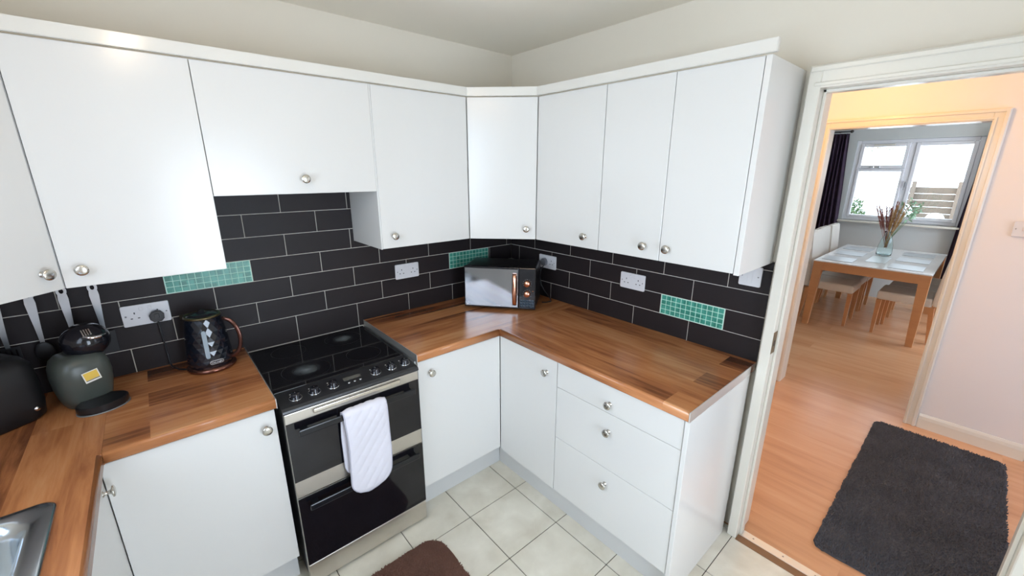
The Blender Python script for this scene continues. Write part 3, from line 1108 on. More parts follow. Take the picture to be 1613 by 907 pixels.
M_scuff = scuff_mat()
for (x, y, r, sc) in ((-1.51, -0.375, 0.098, 1), (-1.265, -0.13, 0.088, 1), (-1.255, -0.375, 0.078, 0), (-1.52, -0.125, 0.075, 0)):
    b = bmesh.new()
    n = 48
    for (ra, rb) in ((r - 0.0012, r),):
        A = [b.verts.new((x + ra * math.cos(2 * PI * k / n), y + ra * math.sin(2 * PI * k / n), ZHOB + 0.0006)) for k in range(n)]
        B = [b.verts.new((x + rb * math.cos(2 * PI * k / n), y + rb * math.sin(2 * PI * k / n), ZHOB + 0.0006)) for k in range(n)]
        for k in range(n):
            b.faces.new((A[k], A[(k + 1) % n], B[(k + 1) % n], B[k]))
    z = link('cooking_zone', b, M_ring, hob, True)
    if sc:
        b = bmesh.new()
        add_prism(b, circ(x, y, r - 0.002, 40), ZHOB + 0.0001, ZHOB + 0.0004)
        link('scuffed_patch', b, M_scuff, hob, True)
# sloping control fascia
b = bmesh.new()
prof = [(-0.5125, ZHOB - 0.002), (-0.5125, 0.8425), (-0.613, 0.838), (-0.613, 0.828), (CF - 0.002, 0.828), (CF - 0.006, 0.834), (CF - 0.004, 0.842), (-0.63, 0.848)]
Mp = Matrix(((0, 0, 1, 0), (1, 0, 0, 0), (0, 1, 0, 0), (0, 0, 0, 1)))
add_prism(b, prof, CX0 - 0.001, CX1 + 0.001, M=Mp)
bmesh.ops.recalc_face_normals(b, faces=b.faces)
fascia = link('control_panel', b, mat('fascia charcoal', (0.022, 0.022, 0.024), 0.3, noise=0.1), t, True)
slope = math.atan2(0.860 - 0.848, 0.63 - 0.5125)


def on_fascia(x, s):
    """s metres down the slope from the hob edge"""
    return Matrix.Translation((x, -0.5125 - s * math.cos(slope), 0.860 - s * math.sin(slope))) @ Matrix.Rotation(slope, 4, 'X')


for x in (-1.607, -1.538, -1.466, -1.286, -1.214, -1.149):
    Mk = on_fascia(x, 0.070)
    b = bmesh.new()
    add_lathe(b, [(0.021, 0.0), (0.021, 0.003), (0.0175, 0.006), (0.016, 0.020), (0.0145, 0.0225), (0, 0.0228)], 24, M=Mk)
    kk = link('control_knob', b, M_blackgl, fascia, True)
    b = bmesh.new()
    add_lathe(b, [(0.0235, 0.0002), (0.0235, 0.0028), (0.0212, 0.0034), (0.0212, 0.0002)], 28, M=Mk)
    bmesh_box(b, -0.0015, 0.0015, 0.002, 0.0145, 0.0225, 0.0242, 0.0004, M=Mk)
    link('chrome_ring', b, M_chrome, fascia, True)
    b = bmesh.new()
    add_lathe(b, [(0.0028, 0.0), (0.0028, 0.001), (0, 0.0012)], 10, M=on_fascia(x - 0.012, 0.037))
    link('dial_mark', b, M_socket, fascia, True)
b = bmesh.new()
bmesh_box(b, -0.036, 0.036, -0.012, 0.012, 0, 0.0012, 0.0004, M=on_fascia(-1.383, 0.050))
link('clock_display', b, mat('display grey', (0.13, 0.125, 0.11), 0.25, noise=0.05), fascia, True)
b = bmesh.new()
for dx in (-0.024, 0, 0.024):
    add_lathe(b, [(0.0055, 0.0), (0.0055, 0.003), (0, 0.004)], 14, M=on_fascia(-1.383 + dx, 0.084))
link('clock_button', b, M_chrome, fascia, True)


def oven_door(z0, z1, zglass0, zglass1, name, handle_z):
    b = box(CX0 + 0.001, CX1 - 0.001, CF, -0.6135, z0, z1, 0.003, 2)
    o = link('oven_door', b, M_steel, t, True)
    o['label'] = name
    g = link('oven_window', box(CX0 + 0.002, CX1 - 0.002, CF - 0.003, CF + 0.004, zglass0, zglass1, 0.001), M_oven, o, True)
    h = bmesh.new()
    bmesh_box(h, CX0 + 0.035, CX1 - 0.035, CF - 0.038, CF - 0.030, handle_z - 0.014, handle_z + 0.014, 0.004, 2)
    for x in (CX0 + 0.06, CX1 - 0.06):
        bmesh_box(h, x - 0.012, x + 0.012, CF - 0.034, CF - 0.003, handle_z - 0.009, handle_z + 0.009, 0.002)
    link('oven_handle', h, mat('handle dark glass', (0.008, 0.009, 0.012), 0.16, spec=0.45, noise=0.1), o, True)
    return o


oven_door(0.452, 0.8265, 0.528, 0.786, 'top oven door with dark window and steel rails', 0.752)
oven_door(0.118, 0.449, 0.119, 0.448, 'main oven door with dark window', 0.415)
link('bottom_panel', box(CX0 + 0.001, CX1 - 0.001, CF, -0.6125, 0.014, 0.115, 0.003, 2), M_steel, t, True)
b = bmesh.new()
bmesh_box(b, CX0 + 0.10, CX1 - 0.09, CF - 0.010, CF, 0.800, 0.818, 0.004, 2)
link('grip_strip', b, mat('grip strip steel', (0.70, 0.67, 0.62), 0.22, 1.0, noise=0.03), t, True)

# ------------------------------------------------------------------ double oven glove over the handle
GX0, GX1 = -1.472, -1.296
HZ = 0.7675
HY = CF - 0.034
t = thing('oven_glove', 'white quilted double oven glove hanging over the top oven handle', 'oven glove', (-1.385, HY, 0.36))
M_quilt = mat('quilted cotton', (0.70, 0.68, 0.74), 0.9, bump=0.25, bscale=300, noise=0.03)


def glove_layers(front_len, back_len):
    nv, nu = 120, 44
    prof = []
    for i in range(nv + 1):
        s = -back_len + (front_len + back_len) * i / nv      # 0 at the fold
        rad = 0.013
        arc = rad * PI / 2
        if s < -arc:
            y, z, ny, nz = HY + rad, HZ - 0.006 + (s + arc), 1, 0
            ny = 1
        elif s > arc:
            y, z, ny, nz = HY - rad, HZ - 0.006 - (s - arc), -1, 0
        else:
            a = s / rad
            y, z, ny, nz = HY - rad * math.sin(a), HZ - 0.006 + rad * math.cos(a), -math.sin(a), math.cos(a)
        y += 0.0
        prof.append((s, y, z, ny, nz))
    return prof, nu


prof, nu = glove_layers(0.405, 0.33)
b = bmesh.new()
outer, inner = [], []
xm, hw = (GX0 + GX1) / 2, (GX1 - GX0) / 2
for (s, y, z, ny, nz) in prof:
    L_ = 0.405 if s > 0 else 0.33
    e = L_ - abs(s)
    wf = 1.0 if e > hw * 0.8 else math.sqrt(max(0.0, 1 - ((hw * 0.8 - e) / (hw * 0.8)) ** 2)) ** 0.8
    wf = max(wf, 0.25)
    ro, ri = [], []
    for k in range(nu + 1):
        u = -1 + 2 * k / nu
        x = xm + u * hw * wf + (0.006 * math.sin(s * 9) if s > 0 else -0.008 * min(1, -s * 8))
        q1 = abs(math.sin((x * 1.0 + s * 0.75) * PI / 0.042))
        q2 = abs(math.sin((x * 0.9 - s * 1.3) * PI / 0.060))
        quilt = 0.0045 * (min(q1, 0.8) / 0.8) ** 0.5 * (0.5 + 0.5 * (min(q2, 0.8) / 0.8) ** 0.5)
        edge = max(0.0, 1 - abs(u) ** 6)
        pad = 0.002 + (quilt + 0.004) * edge * min(1, e / 0.02)
        wob = 0.003 * math.sin(s * 22 + u * 1.5) * (1 if s > 0.03 else 0)
        yy = y - wob if s > 0 else y
        ro.append(b.verts.new((x, yy + ny * pad, z + nz * pad)))
        ri.append(b.verts.new((x, yy - ny * 0.0015, z - nz * 0.0015)))
    outer.append(ro); inner.append(ri)
for i in range(len(prof) - 1):
    for k in range(nu):
        f = b.faces.new((outer[i][k], outer[i][k + 1], outer[i + 1][k + 1], outer[i + 1][k])); f.smooth = True
        f = b.faces.new((inner[i][k], inner[i + 1][k], inner[i + 1][k + 1], inner[i][k + 1])); f.smooth = True
    for k in (0, nu):
        b.faces.new((outer[i][k], outer[i + 1][k], inner[i + 1][k], inner[i][k]))
for i in (0, len(prof) - 1):
    for k in range(nu):
        b.faces.new((outer[i][k], outer[i][k + 1], inner[i][k + 1], inner[i][k]))
bmesh.ops.recalc_face_normals(b, faces=b.faces)
edgepts = [v[0].co.copy() for v in outer] + [outer[-1][k].co.copy() for k in range(3, nu, 4)] + [v[-1].co.copy() for v in outer[::-1]]
link('glove_body', b, M_quilt, t, True)
b = bmesh.new()
add_tube(b, edgepts[::2], 0.0028, 6)
link('piping', b, mat('piping grey', (0.46, 0.45, 0.52), 0.9, noise=0.04), t, True)

# ------------------------------------------------------------------ microwave
th = R(-51)
MW, MD, MH = 0.432, 0.245, 0.252
mz = W + 0.0025
t = thing('microwave', 'black microwave with mirrored door and rose gold handle and dials in the corner', 'microwave', (-0.541, -0.194, mz), th)
# local: x along the front, y into the corner
b = bmesh.new()
add_prism(b, rrect(0, MW, 0, MH, 0.012, 3), 0.022, MD, M=Matrix(((1, 0, 0, 0), (0, 0, 1, 0), (0, 1, 0, 0.010), (0, 0, 0, 1))))
bmesh.ops.recalc_face_normals(b, faces=b.faces)
body = link('body', b, mat('microwave black metal', (0.012, 0.012, 0.013), 0.28, noise=0.1), t)
for x in (0.04, MW - 0.04):
    for y in (0.05, MD - 0.04):
        b = bmesh.new()
        add_lathe(b, [(0.014, 0), (0.012, 0.0115)], 12, M=Matrix.Translation((x, y, 0)))
        link('foot', b, M_blackpl, t)
b = box(0.0, 0.331, -0.008, 0.0215, 0.012, 0.010 + MH, 0.003, 2)
door = link('door', b, M_blackgl, t)
b = box(0.006, 0.328, -0.0105, -0.0081, 0.020, 0.010 + MH - 0.010, 0.001)
mg = link('mirror_glass', b, mat('mirror glass', (0.36, 0.365, 0.385), 0.10, 1.0, noise=0.02), door)
b = bmesh.new()
bmesh_box(b, 0.190, 0.222, -0.0112, -0.0106, 0.026, 0.0295, 0)
link('brand_mark', b, M_socket, door)
# handle: rose gold bow
b = bmesh.new()
hp = []
for k in range(13):
    f_ = k / 12
    hp.append((0.308, -0.0115 - 0.020 * math.sin(PI * f_) ** 0.5, 0.034 + 0.195 * f_))
bb = bmesh.new()
for i in range(len(hp) - 1):
    a, c = hp[i], hp[i + 1]
vsA = []
for (x, y, z) in hp:
    vsA.append([bb.verts.new((x + dx, y + dy, z)) for dx, dy in ((-0.012, 0.0), (-0.009, -0.005), (0.009, -0.005), (0.012, 0.0), (0.010, 0.004), (-0.010, 0.004))])
for i in range(len(vsA) - 1):
    for k in range(6):
        f = bb.faces.new((vsA[i][k], vsA[i][(k + 1) % 6], vsA[i + 1][(k + 1) % 6], vsA[i + 1][k])); f.smooth = True
bb.faces.new(vsA[0]); bb.faces.new(vsA[-1][::-1])
bmesh.ops.recalc_face_normals(bb, faces=bb.faces)
merge(b, bb)
link('door_handle', b, M_copper, door)
b = box(0.3330, MW, -0.008, 0.0215, 0.012, 0.010 + MH, 0.003, 2)
pan = link('control_panel', b, M_blackgl, t)
for z in (0.170, 0.107):
    b = bmesh.new()
    Mk = Matrix.Translation((0.383, -0.008, z)) @ KM
    add_lathe(b, [(0.0195, 0), (0.0195, 0.004), (0.018, 0.0045), (0.018, 0.016), (0.0165, 0.0185), (0, 0.0188)], 28, M=Mk)
    link('dial', b, M_copper, pan)
    b = bmesh.new()
    for k in range(9):
        a = R(-30 + 240 * k / 8)
        bmesh_box(b, 0.383 + 0.0245 * math.cos(a) - 0.001, 0.383 + 0.0245 * math.cos(a) + 0.001, -0.0084, -0.0079, z + 0.0245 * math.sin(a) - 0.001, z + 0.0245 * math.sin(a) + 0.001)
    link('dial_marks', b, M_socket, pan)
b = bmesh.new()
for c in range(5):
    for r_ in range(3):
        x0 = 0.340 + c * 0.0172
        z0 = 0.022 + r_ * 0.0165
        vs = [b.verts.new(p) for p in ((x0, -0.0082, z0), (x0 + 0.0162, -0.0082, z0), (x0 + 0.0162, -0.0082, z0 + 0.0155), (x0, -0.0082, z0 + 0.0155), (x0 + (0.004 if (c + r_) % 2 else 0.0122), -0.0145, z0 + 0.008))]
        for q in ((0, 1, 4), (1, 2, 4), (2, 3, 4), (3, 0, 4)):
            b.faces.new([vs[i] for i in q])
bmesh.ops.recalc_face_normals(b, faces=b.faces)
link('facet_pattern', b, mat('blue black facets', (0.045, 0.075, 0.11), 0.12, spec=0.8, noise=0.1), pan)
b = bmesh.new()
add_lathe(b, [(0.004, 0), (0.004, 0.004), (0, 0.005)], 12, M=Matrix.Translation((0.417, -0.008, 0.125)) @ KM)
link('indicator', b, M_copper, pan)

# cord of the microwave
mwM = XF[t.name]
pe = mwM @ Vector((MW - 0.03, MD - 0.03, 0.05))

# ------------------------------------------------------------------ sockets


def socket(label, org, rz, w=0.149, h=0.0865, kind='double', plug=None, plugmat=None, group=None, inset_z=0.0):
    """origin: centre on the wall; local -y out of the wall"""
    t = thing('wall_socket' if kind in ('double', 'single') else 'wall_switch', label, 'socket' if kind in ('double', 'single') else 'switch', org, rz, group)
    b = bmesh.new()
    add_prism(b, rrect(-w / 2, w / 2, -h / 2, h / 2, 0.006, 3), 0.0005, 0.009, M=KM, bev=0.0015)
    bmesh.ops.recalc_face_normals(b, faces=b.faces)
    pl = link('face_plate', b, M_socket, t)
    cs = {'double': (-0.036, 0.036), 'single': (0.0,), 'spur': (), 'switch': ()}[kind]
    for i, cx in enumerate(cs):
        b = bmesh.new()
        y0, y1 = -0.0096, -0.0088
        bmesh_box(b, cx - 0.002, cx + 0.002, y0, y1, 0.006, 0.014)
        bmesh_box(b, cx - 0.0145, cx - 0.0075, y0, y1, -0.0135, -0.0095)
        bmesh_box(b, cx + 0.0075, cx + 0.0145, y0, y1, -0.0135, -0.0095)
        link('socket_slots', b, M_hole, pl)
        sx = cx + (0.024 if cx > 0 else -0.024)
        sx = cx * 0.38 if kind == 'double' else cx
        b = box(sx - 0.006, sx + 0.006, -0.0118, -0.009, 0.018, 0.033, 0.0015)
        link('rocker_switch', b, M_socket, pl)
    for cx in ((-w / 2 + 0.012), (w / 2 - 0.012)):
        b = bmesh.new()
        add_lathe(b, [(0.0032, 0.0), (0.0032, 0.0012), (0, 0.0013)], 10, M=Matrix.Translation((cx, -0.0088, 0)) @ KM)
        link('screw', b, mat('screw grey', (0.35, 0.35, 0.36), 0.4, 0.8, noise=0.02), pl)
    if kind == 'switch':
        b = box(-0.006, 0.006, -0.0125, -0.009, -0.012, 0.012, 0.002)
        link('rocker_switch', b, M_socket, pl)
    if kind == 'spur':
        b = box(-0.010, 0.010, -0.0105, -0.009, -0.030, 0.030, 0.001)
        link('fuse_holder', b, M_socket, pl)
    return t


S1 = socket('white double wall socket by the kettle with a black plug in it', (-1.9885, -0.0003, 1.131), 0, w=0.151)
S2 = socket('empty white double wall socket right of the cooker', (-0.818, -0.0003, 1.131), 0, w=0.149)
S3 = socket('white wall socket behind the microwave with a grey plug in it', (-0.0003, -0.368, 1.130), R(-90), w=0.149)
S4 = socket('empty white double wall socket on the right wall over the worktop', (-0.0003, -1.005, 1.128), R(-90), w=0.149)
socket('white fused switch plate half hidden under the last wall cupboard', (-0.0003, -1.576, 1.267), R(-90), w=0.088, h=0.0865, kind='spur')
socket('white light switch on the hall wall beyond the doorway', (XD - 0.0003, -2.345, 1.385), R(-90), w=0.088, h=0.088, kind='switch')


def plug(label, org, rz, mt, tilt=0.0):
    t = thing('plug', label, 'plug', org, rz)
    b = bmesh.new()
    pts = [(0.026 * math.cos(R(a)), 0.026 * math.sin(R(a))) for a in (15, 55, 90, 125, 165, 205, 240, 300, 335)]
    pts = [(x * 0.96, y * 0.98) for x, y in pts]
    add_prism(b, pts, 0.0, 0.020, M=KM, bev=0.002)
    bmesh.ops.recalc_face_normals(b, faces=b.faces)
    link('plug_body', b, mt, t)
    b = box(-0.008, 0.008, -0.0225, -0.0195, -0.006, 0.014, 0.001)
    link('fuse_cover', b, mt, t)
    return t


plug('black three-pin plug of the kettle in the socket by the coffee machine', (-1.958, -0.0125, 1.118), 0, M_blackpl)
plug('grey three-pin plug of the microwave in the corner wall socket', (-0.0125, -0.352, 1.130), R(-90), mat('plug grey', (0.17, 0.18, 0.20), 0.4, noise=0.05))
b = bmesh.new()
add_tube(b, [(-1.958, -0.022, 1.098), (-1.957, -0.024, 1.05), (-1.955, -0.022, 0.99), (-1.953, -0.020, 0.93), (-1.952, -0.030, 0.905), (-1.945, -0.06, 0.8955), (-1.925, -0.10, 0.8945), (-1.905, -0.118, 0.8945), (-1.88, -0.128, 0.8945)], 0.0032, 8)
tag(link('power_cord', b, M_blackpl), 'black kettle cord running from the plug down to the worktop', 'cord')
b = bmesh.new()
add_tube(b, [(-0.024, -0.352, 1.108), (-0.045, -0.350, 1.085), (-0.06, -0.352, 1.04), (-0.05, -0.36, 0.98), (-0.03, -0.38, 0.93), (-0.025, -0.42, 0.897), (-0.06, -0.46, 0.8945), (-0.10, -0.455, 0.8945), (-0.118, -0.435, 0.8945)], 0.0032, 8)
tag(link('power_cord', b, M_blackpl), 'black microwave cord looping onto the worktop at its right side', 'cord')

# ------------------------------------------------------------------ kettle
KX, KY = -1.817, -0.140
t = thing('kettle', 'glossy black faceted jug kettle with bronze trim left of the cooker', 'kettle', (KX, KY, W), R(-35))
b = bmesh.new()
add_lathe(b, [(0.0, 0.0015), (0.084, 0.0015), (0.088, 0.006), (0.087, 0.014), (0.080, 0.020), (0.0, 0.020)], 36)
link('base', b, mat('bronze trim', (0.22, 0.10, 0.075), 0.2, 0.9, noise=0.08), t)
b = bmesh.new()
# faceted body: rings offset half a step, split into triangles -> diamonds
nn = 18
levels = [(0.076, 0.0205), (0.081, 0.038), (0.080, 0.052), (0.0785, 0.072), (0.077, 0.092), (0.0755, 0.112), (0.074, 0.132), (0.072, 0.152), (0.0695, 0.172), (0.067, 0.192), (0.064, 0.212), (0.062, 0.226)]
ringsK = []
for i, (r_, z) in enumerate(levels):
    ring = []
    for k in range(nn):
        a = 2 * PI * (k + 0.5 * (i % 2)) / nn
        ring.append(b.verts.new((r_ * math.cos(a), r_ * math.sin(a), z)))
    ringsK.append(ring)
for i in range(len(levels) - 1):
    A, B_ = ringsK[i], ringsK[i + 1]
    for k in range(nn):
        if i % 2 == 0:
            b.faces.new((A[k], A[(k + 1) % nn], B_[k]))
            b.faces.new((A[(k + 1) % nn], B_[(k + 1) % nn], B_[k]))
        else:
            b.faces.new((A[k], B_[(k + 1) % nn], B_[k]))
            b.faces.new((A[k], A[(k + 1) % nn], B_[(k + 1) % nn]))
b.faces.new(ringsK[0][::-1])
b.faces.new(ringsK[-1])
bmesh.ops.recalc_face_normals(b, faces=b.faces)
kb = link('body', b, mat('kettle black gloss', (0.006, 0.008, 0.014), 0.10, spec=0.7, noise=0.1), t)
b = bmesh.new()
add_lathe(b, [(0.0630, 0.226), (0.0655, 0.229), (0.0640, 0.234), (0.058, 0.237), (0.058, 0.229)], 32)
# spout lip pointing away from the handle
add_prism(b, [(-0.055, -0.022), (-0.055, 0.022), (-0.088, 0.0)], 0.216, 0.2345)
bmesh.ops.recalc_face_normals(b, faces=b.faces)
link('rim', b, mat('brass rim', (0.14, 0.115, 0.06), 0.3, 0.9, noise=0.05), t)
b = bmesh.new()
add_lathe(b, [(0.057, 0.229), (0.055, 0.236), (0.03, 0.243), (0.012, 0.245), (0.012, 0.254), (0.0, 0.256)], 28)
link('lid', b, M_blackgl, t)
b = bmesh.new()
hpts = []
for k in range(17):
    a = R(82 - 164 * k / 16)
    hpts.append((0.060 + 0.072 * math.cos(a) ** 0.8 if math.cos(a) > 0 else 0.060, 0, 0.130 + 0.088 * math.sin(a)))
add_tube(b, hpts, 0.0068, 12, flat=1.3)
link('handle', b, mat('kettle handle bronze', (0.16, 0.075, 0.06), 0.18, 0.85, noise=0.08), t)
# water window and badge face the camera (local direction)
ca = math.atan2(CAM.y - KY, CAM.x - KX) + R(35)


def on_cyl(ang, r_, z):
    return Matrix.Rotation(ang, 4, 'Z') @ Matrix.Translation((r_, 0, z)) @ Matrix.Rotation(R(90), 4, 'Z') @ Matrix.Rotation(R(90), 4, 'X')


b = bmesh.new()
add_prism(b, rrect(-0.0075, 0.0075, -0.060, 0.060, 0.0074, 5), -0.004, 0.0022, M=on_cyl(ca - R(6), 0.0765, 0.125) @ Matrix.Rotation(R(3.8), 4, 'X') if False else on_cyl(ca - R(6), 0.0765, 0.125))
bmesh.ops.recalc_face_normals(b, faces=b.faces)
o = link('water_gauge', b, mat('gauge grey blue', (0.33, 0.40, 0.45), 0.25, noise=0.05), kb)
Mb = on_cyl(ca + R(12), 0.0805, 0.046)
b = bmesh.new()
add_prism(b, rrect(-0.024, 0.024, -0.0075, 0.0075, 0.0072, 6), -0.002, 0.0018, M=Mb)
bmesh.ops.recalc_face_normals(b, faces=b.faces)
badge = link('badge', b, mat('badge silver', (0.75, 0.75, 0.75), 0.3, 0.6, noise=0.02), kb)
b = bmesh.new()
add_prism(b, rrect(-0.0222, 0.0222, -0.0058, 0.0058, 0.0056, 6), 0.0015, 0.0022, M=Mb)
bmesh.ops.recalc_face_normals(b, faces=b.faces)
link('badge_field', b, M_blackgl, kb)


def text_mesh(name, body, size, M, mt, parent, depth=0.0003):
    cu = bpy.data.curves.new(name, 'FONT')
    cu.body = body
    cu.size = size
    cu.extrude = depth
    cu.align_x = 'CENTER'
    cu.align_y = 'CENTER'
    tmp = bpy.data.objects.new(name + '_tmp', cu)
    C.objects.link(tmp)
    dg = bpy.context.evaluated_depsgraph_get()
    me = bpy.data.meshes.new_from_object(tmp.evaluated_get(dg))
    bpy.data.objects.remove(tmp)
    me.transform(M)
    me.materials.clear()
    me.materials.append(mt)
    o = bpy.data.objects.new(name, me)
    C.objects.link(o)
    o.parent = parent
    XF[o.name] = XF[parent.name]
    return o


text_mesh('badge_lettering', "DeLonghi", 0.0098, Mb @ Matrix.Translation((0, 0, 0.0025)), M_socket, kb)

# ------------------------------------------------------------------ coffee machine
QX, QY = -2.192, -0.185
cang = math.atan2(CAM.y - QY, CAM.x - QX) + PI / 2       # local -y towards the viewer
t = thing('coffee_machine', 'grey capsule coffee machine with round black head, in the left corner', 'coffee machine', (QX, QY, W), cang + R(12))
M_cgrey = mat('coffee machine grey green', (0.060, 0.070, 0.062), 0.32, noise=0.08)
b = bmesh.new()
secs = [(0.000, 0.052, 0.060, 0.010), (0.006, 0.060, 0.068, 0.010), (0.03, 0.066, 0.072, 0.008), (0.07, 0.073, 0.076, 0.004), (0.11, 0.076, 0.078, 0.0),
        (0.145, 0.074, 0.076, -0.002), (0.172, 0.066, 0.070, -0.002), (0.186, 0.052, 0.058, 0.0), (0.192, 0.030, 0.036, 0.0)]
rows = []
ns = 36
for (z, rx, ry, yo) in secs:
    ring = []
    for k in range(ns):
        a = 2 * PI * k / ns
        c, s = math.cos(a), math.sin(a)
        e = 0.62
        ring.append(b.verts.new((rx * math.copysign(abs(c) ** e, c), yo + ry * math.copysign(abs(s) ** e, s), z + 0.001)))
    rows.append(ring)
for a_, c_ in zip(rows[:-1], rows[1:]):
    for k in range(ns):
        f = b.faces.new((a_[k], a_[(k + 1) % ns], c_[(k + 1) % ns], c_[k])); f.smooth = True
b.faces.new(rows[0][::-1]); b.faces.new(rows[-1])
body = link('body', b, M_cgrey, t)


def sphere(bm, c, r, sx=1, sy=1, sz=1, n=24, M=None):
    b = bmesh.new()
    bmesh.ops.create_uvsphere(b, u_segments=n, v_segments=n // 2 + 2, radius=r)
    for f in b.faces: f.smooth = True
    b.transform(Matrix.Translation(c) @ Matrix.Diagonal((sx, sy, sz, 1)))
    merge(bm, b, 0, M)
    return bm


b = sphere(bmesh.new(), (0.036, 0.004, 0.224), 0.063, 1.05, 1.10, 0.98, 32)
head = link('head', b, M_blackgl, t)
b = bmesh.new()
pts = []
for k in range(9):
    a = R(125 - 70 * k / 8)
    pts.append((0.030 * math.cos(a) * 1.6 + 0.022, -0.060, 0.228 + 0.035 * math.sin(a) - 0.01 + 0.0 * k))
add_tube(b, [(0.018, -0.056, 0.254), (0.036, -0.066, 0.247), (0.056, -0.064, 0.245), (0.076, -0.054, 0.247)], [0.004, 0.006, 0.006, 0.004], 10)
link('lever', b, M_chrome, head)
b = bmesh.new()
Mi = Matrix.Translation((0.004, -0.0605, 0.262)) @ Matrix.Rotation(R(48), 4, 'X') @ Matrix.Rotation(R(0), 4, 'Z')
for k in range(4):
    bmesh_box(b, -0.012 + k * 0.0065, -0.008 + k * 0.0065, -0.012, 0.012, -0.003, 0.003, 0.001, M=Matrix.Translation((0.030, -0.050, 0.266)) @ Matrix.Rotation(R(50), 4, 'X'))
link('capsule_grille', b, M_chrome, head)
# sticker on the shoulder
b = bmesh.new()
Ms = Matrix.Translation((0.006, -0.0785, 0.118)) @ Matrix.Rotation(R(-9), 4, 'Y') @ KM
bmesh_box(b, -0.0215, 0.0215, -0.0195, 0.0195, 0.0, 0.0012, 0, M=Ms)
st = link('sticker', b, mat('sticker white', (0.75, 0.74, 0.68), 0.5, noise=0.02), body)
b = bmesh.new()
bmesh_box(b, -0.0185, 0.0185, -0.0105, 0.0170, 0.0013, 0.0016, 0, M=Ms)
bmesh_box(b, -0.0185, 0.0185, -0.0135, -0.0112, 0.0013, 0.0016, 0, mi=1, M=Ms)
link('sticker_print', b, [mat('sticker yellow', (0.72, 0.48, 0.07), 0.5, noise=0.03), M_hole], body)
# drip tray
b = bmesh.new()
add_prism(b, circ(0.010, -0.100, 0.070, 36, 0.052), 0.0045, 0.030, smooth=True, bev=0.004, seg=2)
bmesh_box(b, -0.03, 0.05, -0.075, -0.04, 0.004, 0.026, 0.002)
dt = link('drip_tray', b, mat('tray black', (0.007, 0.007, 0.009), 0.3, noise=0.1), t)
b = bmesh.new()
add_prism(b, circ(0.010, -0.100, 0.072, 36, 0.054), 0.001, 0.0044, smooth=True)
link('tray_foot', b, mat('tray foot grey', (0.30, 0.31, 0.31), 0.3, 0.4, noise=0.05), t)

# dark rounded appliance in the far left corner
t = thing('countertop_appliance', 'black rounded appliance in the dark corner left of the coffee machine', 'appliance', (-2.43, -0.20, W), R(35))
b = bmesh.new()
rows = []
for (z, s) in ((0.001, 0.88), (0.01, 0.96), (0.06, 1.0), (0.14, 1.0), (0.19, 0.95), (0.215, 0.82), (0.225, 0.6)):
    pts = rrect(-0.125 * s, 0.125 * s, -0.11 * s, 0.11 * s, 0.06 * s, 6)
    rows.append([b.verts.new((x, y, z)) for x, y in pts])
for a_, c_ in zip(rows[:-1], rows[1:]):
    n = len(a_)
    for k in range(n):
        f = b.faces.new((a_[k], a_[(k + 1) % n], c_[(k + 1) % n], c_[k])); f.smooth = True
b.faces.new(rows[0][::-1]); b.faces.new(rows[-1])
link('body', b, mat('matt black shell', (0.006, 0.006, 0.007), 0.5, noise=0.1), t)
b = bmesh.new()
add_lathe(b, [(0.008, 0), (0.008, 0.008), (0, 0.01)], 14, M=Matrix.Translation((0.075, -0.108, 0.045)) @ KM)
link('button', b, M_chrome, t)

# ------------------------------------------------------------------ hanging utensils
b = bmesh.new()
add_tube(b, [(-2.50, -0.022, 1.292), (-2.05, -0.022, 1.292)], 0.004, 10)
for x in (-2.48, -2.07):
    bmesh_box(b, x - 0.006, x + 0.006, -0.022, -0.0005, 1.286, 1.298, 0.001)
hr = thing('utensil_rail', 'thin steel rail under the left cupboards that the utensils hang from', 'rail', (-2.275, -0.02, 1.29))
link('rail', b, M_steel, hr, True)
UX = [(-2.120, 'steel-handled spatula hanging above the coffee machine, nearest the socket', 'spatula', 0.0),
      (-2.201, 'steel-handled ladle hanging behind the head of the coffee machine', 'ladle', 0.6),
      (-2.283, 'steel-handled spoon hanging left of the coffee machine', 'spoon', 1.0),
      (-2.366, 'steel-handled slotted turner hanging furthest left on the rail', 'slotted turner', 1.4)]
M_uten = mat('utensil steel', (0.55, 0.57, 0.60), 0.28, 1.0, noise=0.05)
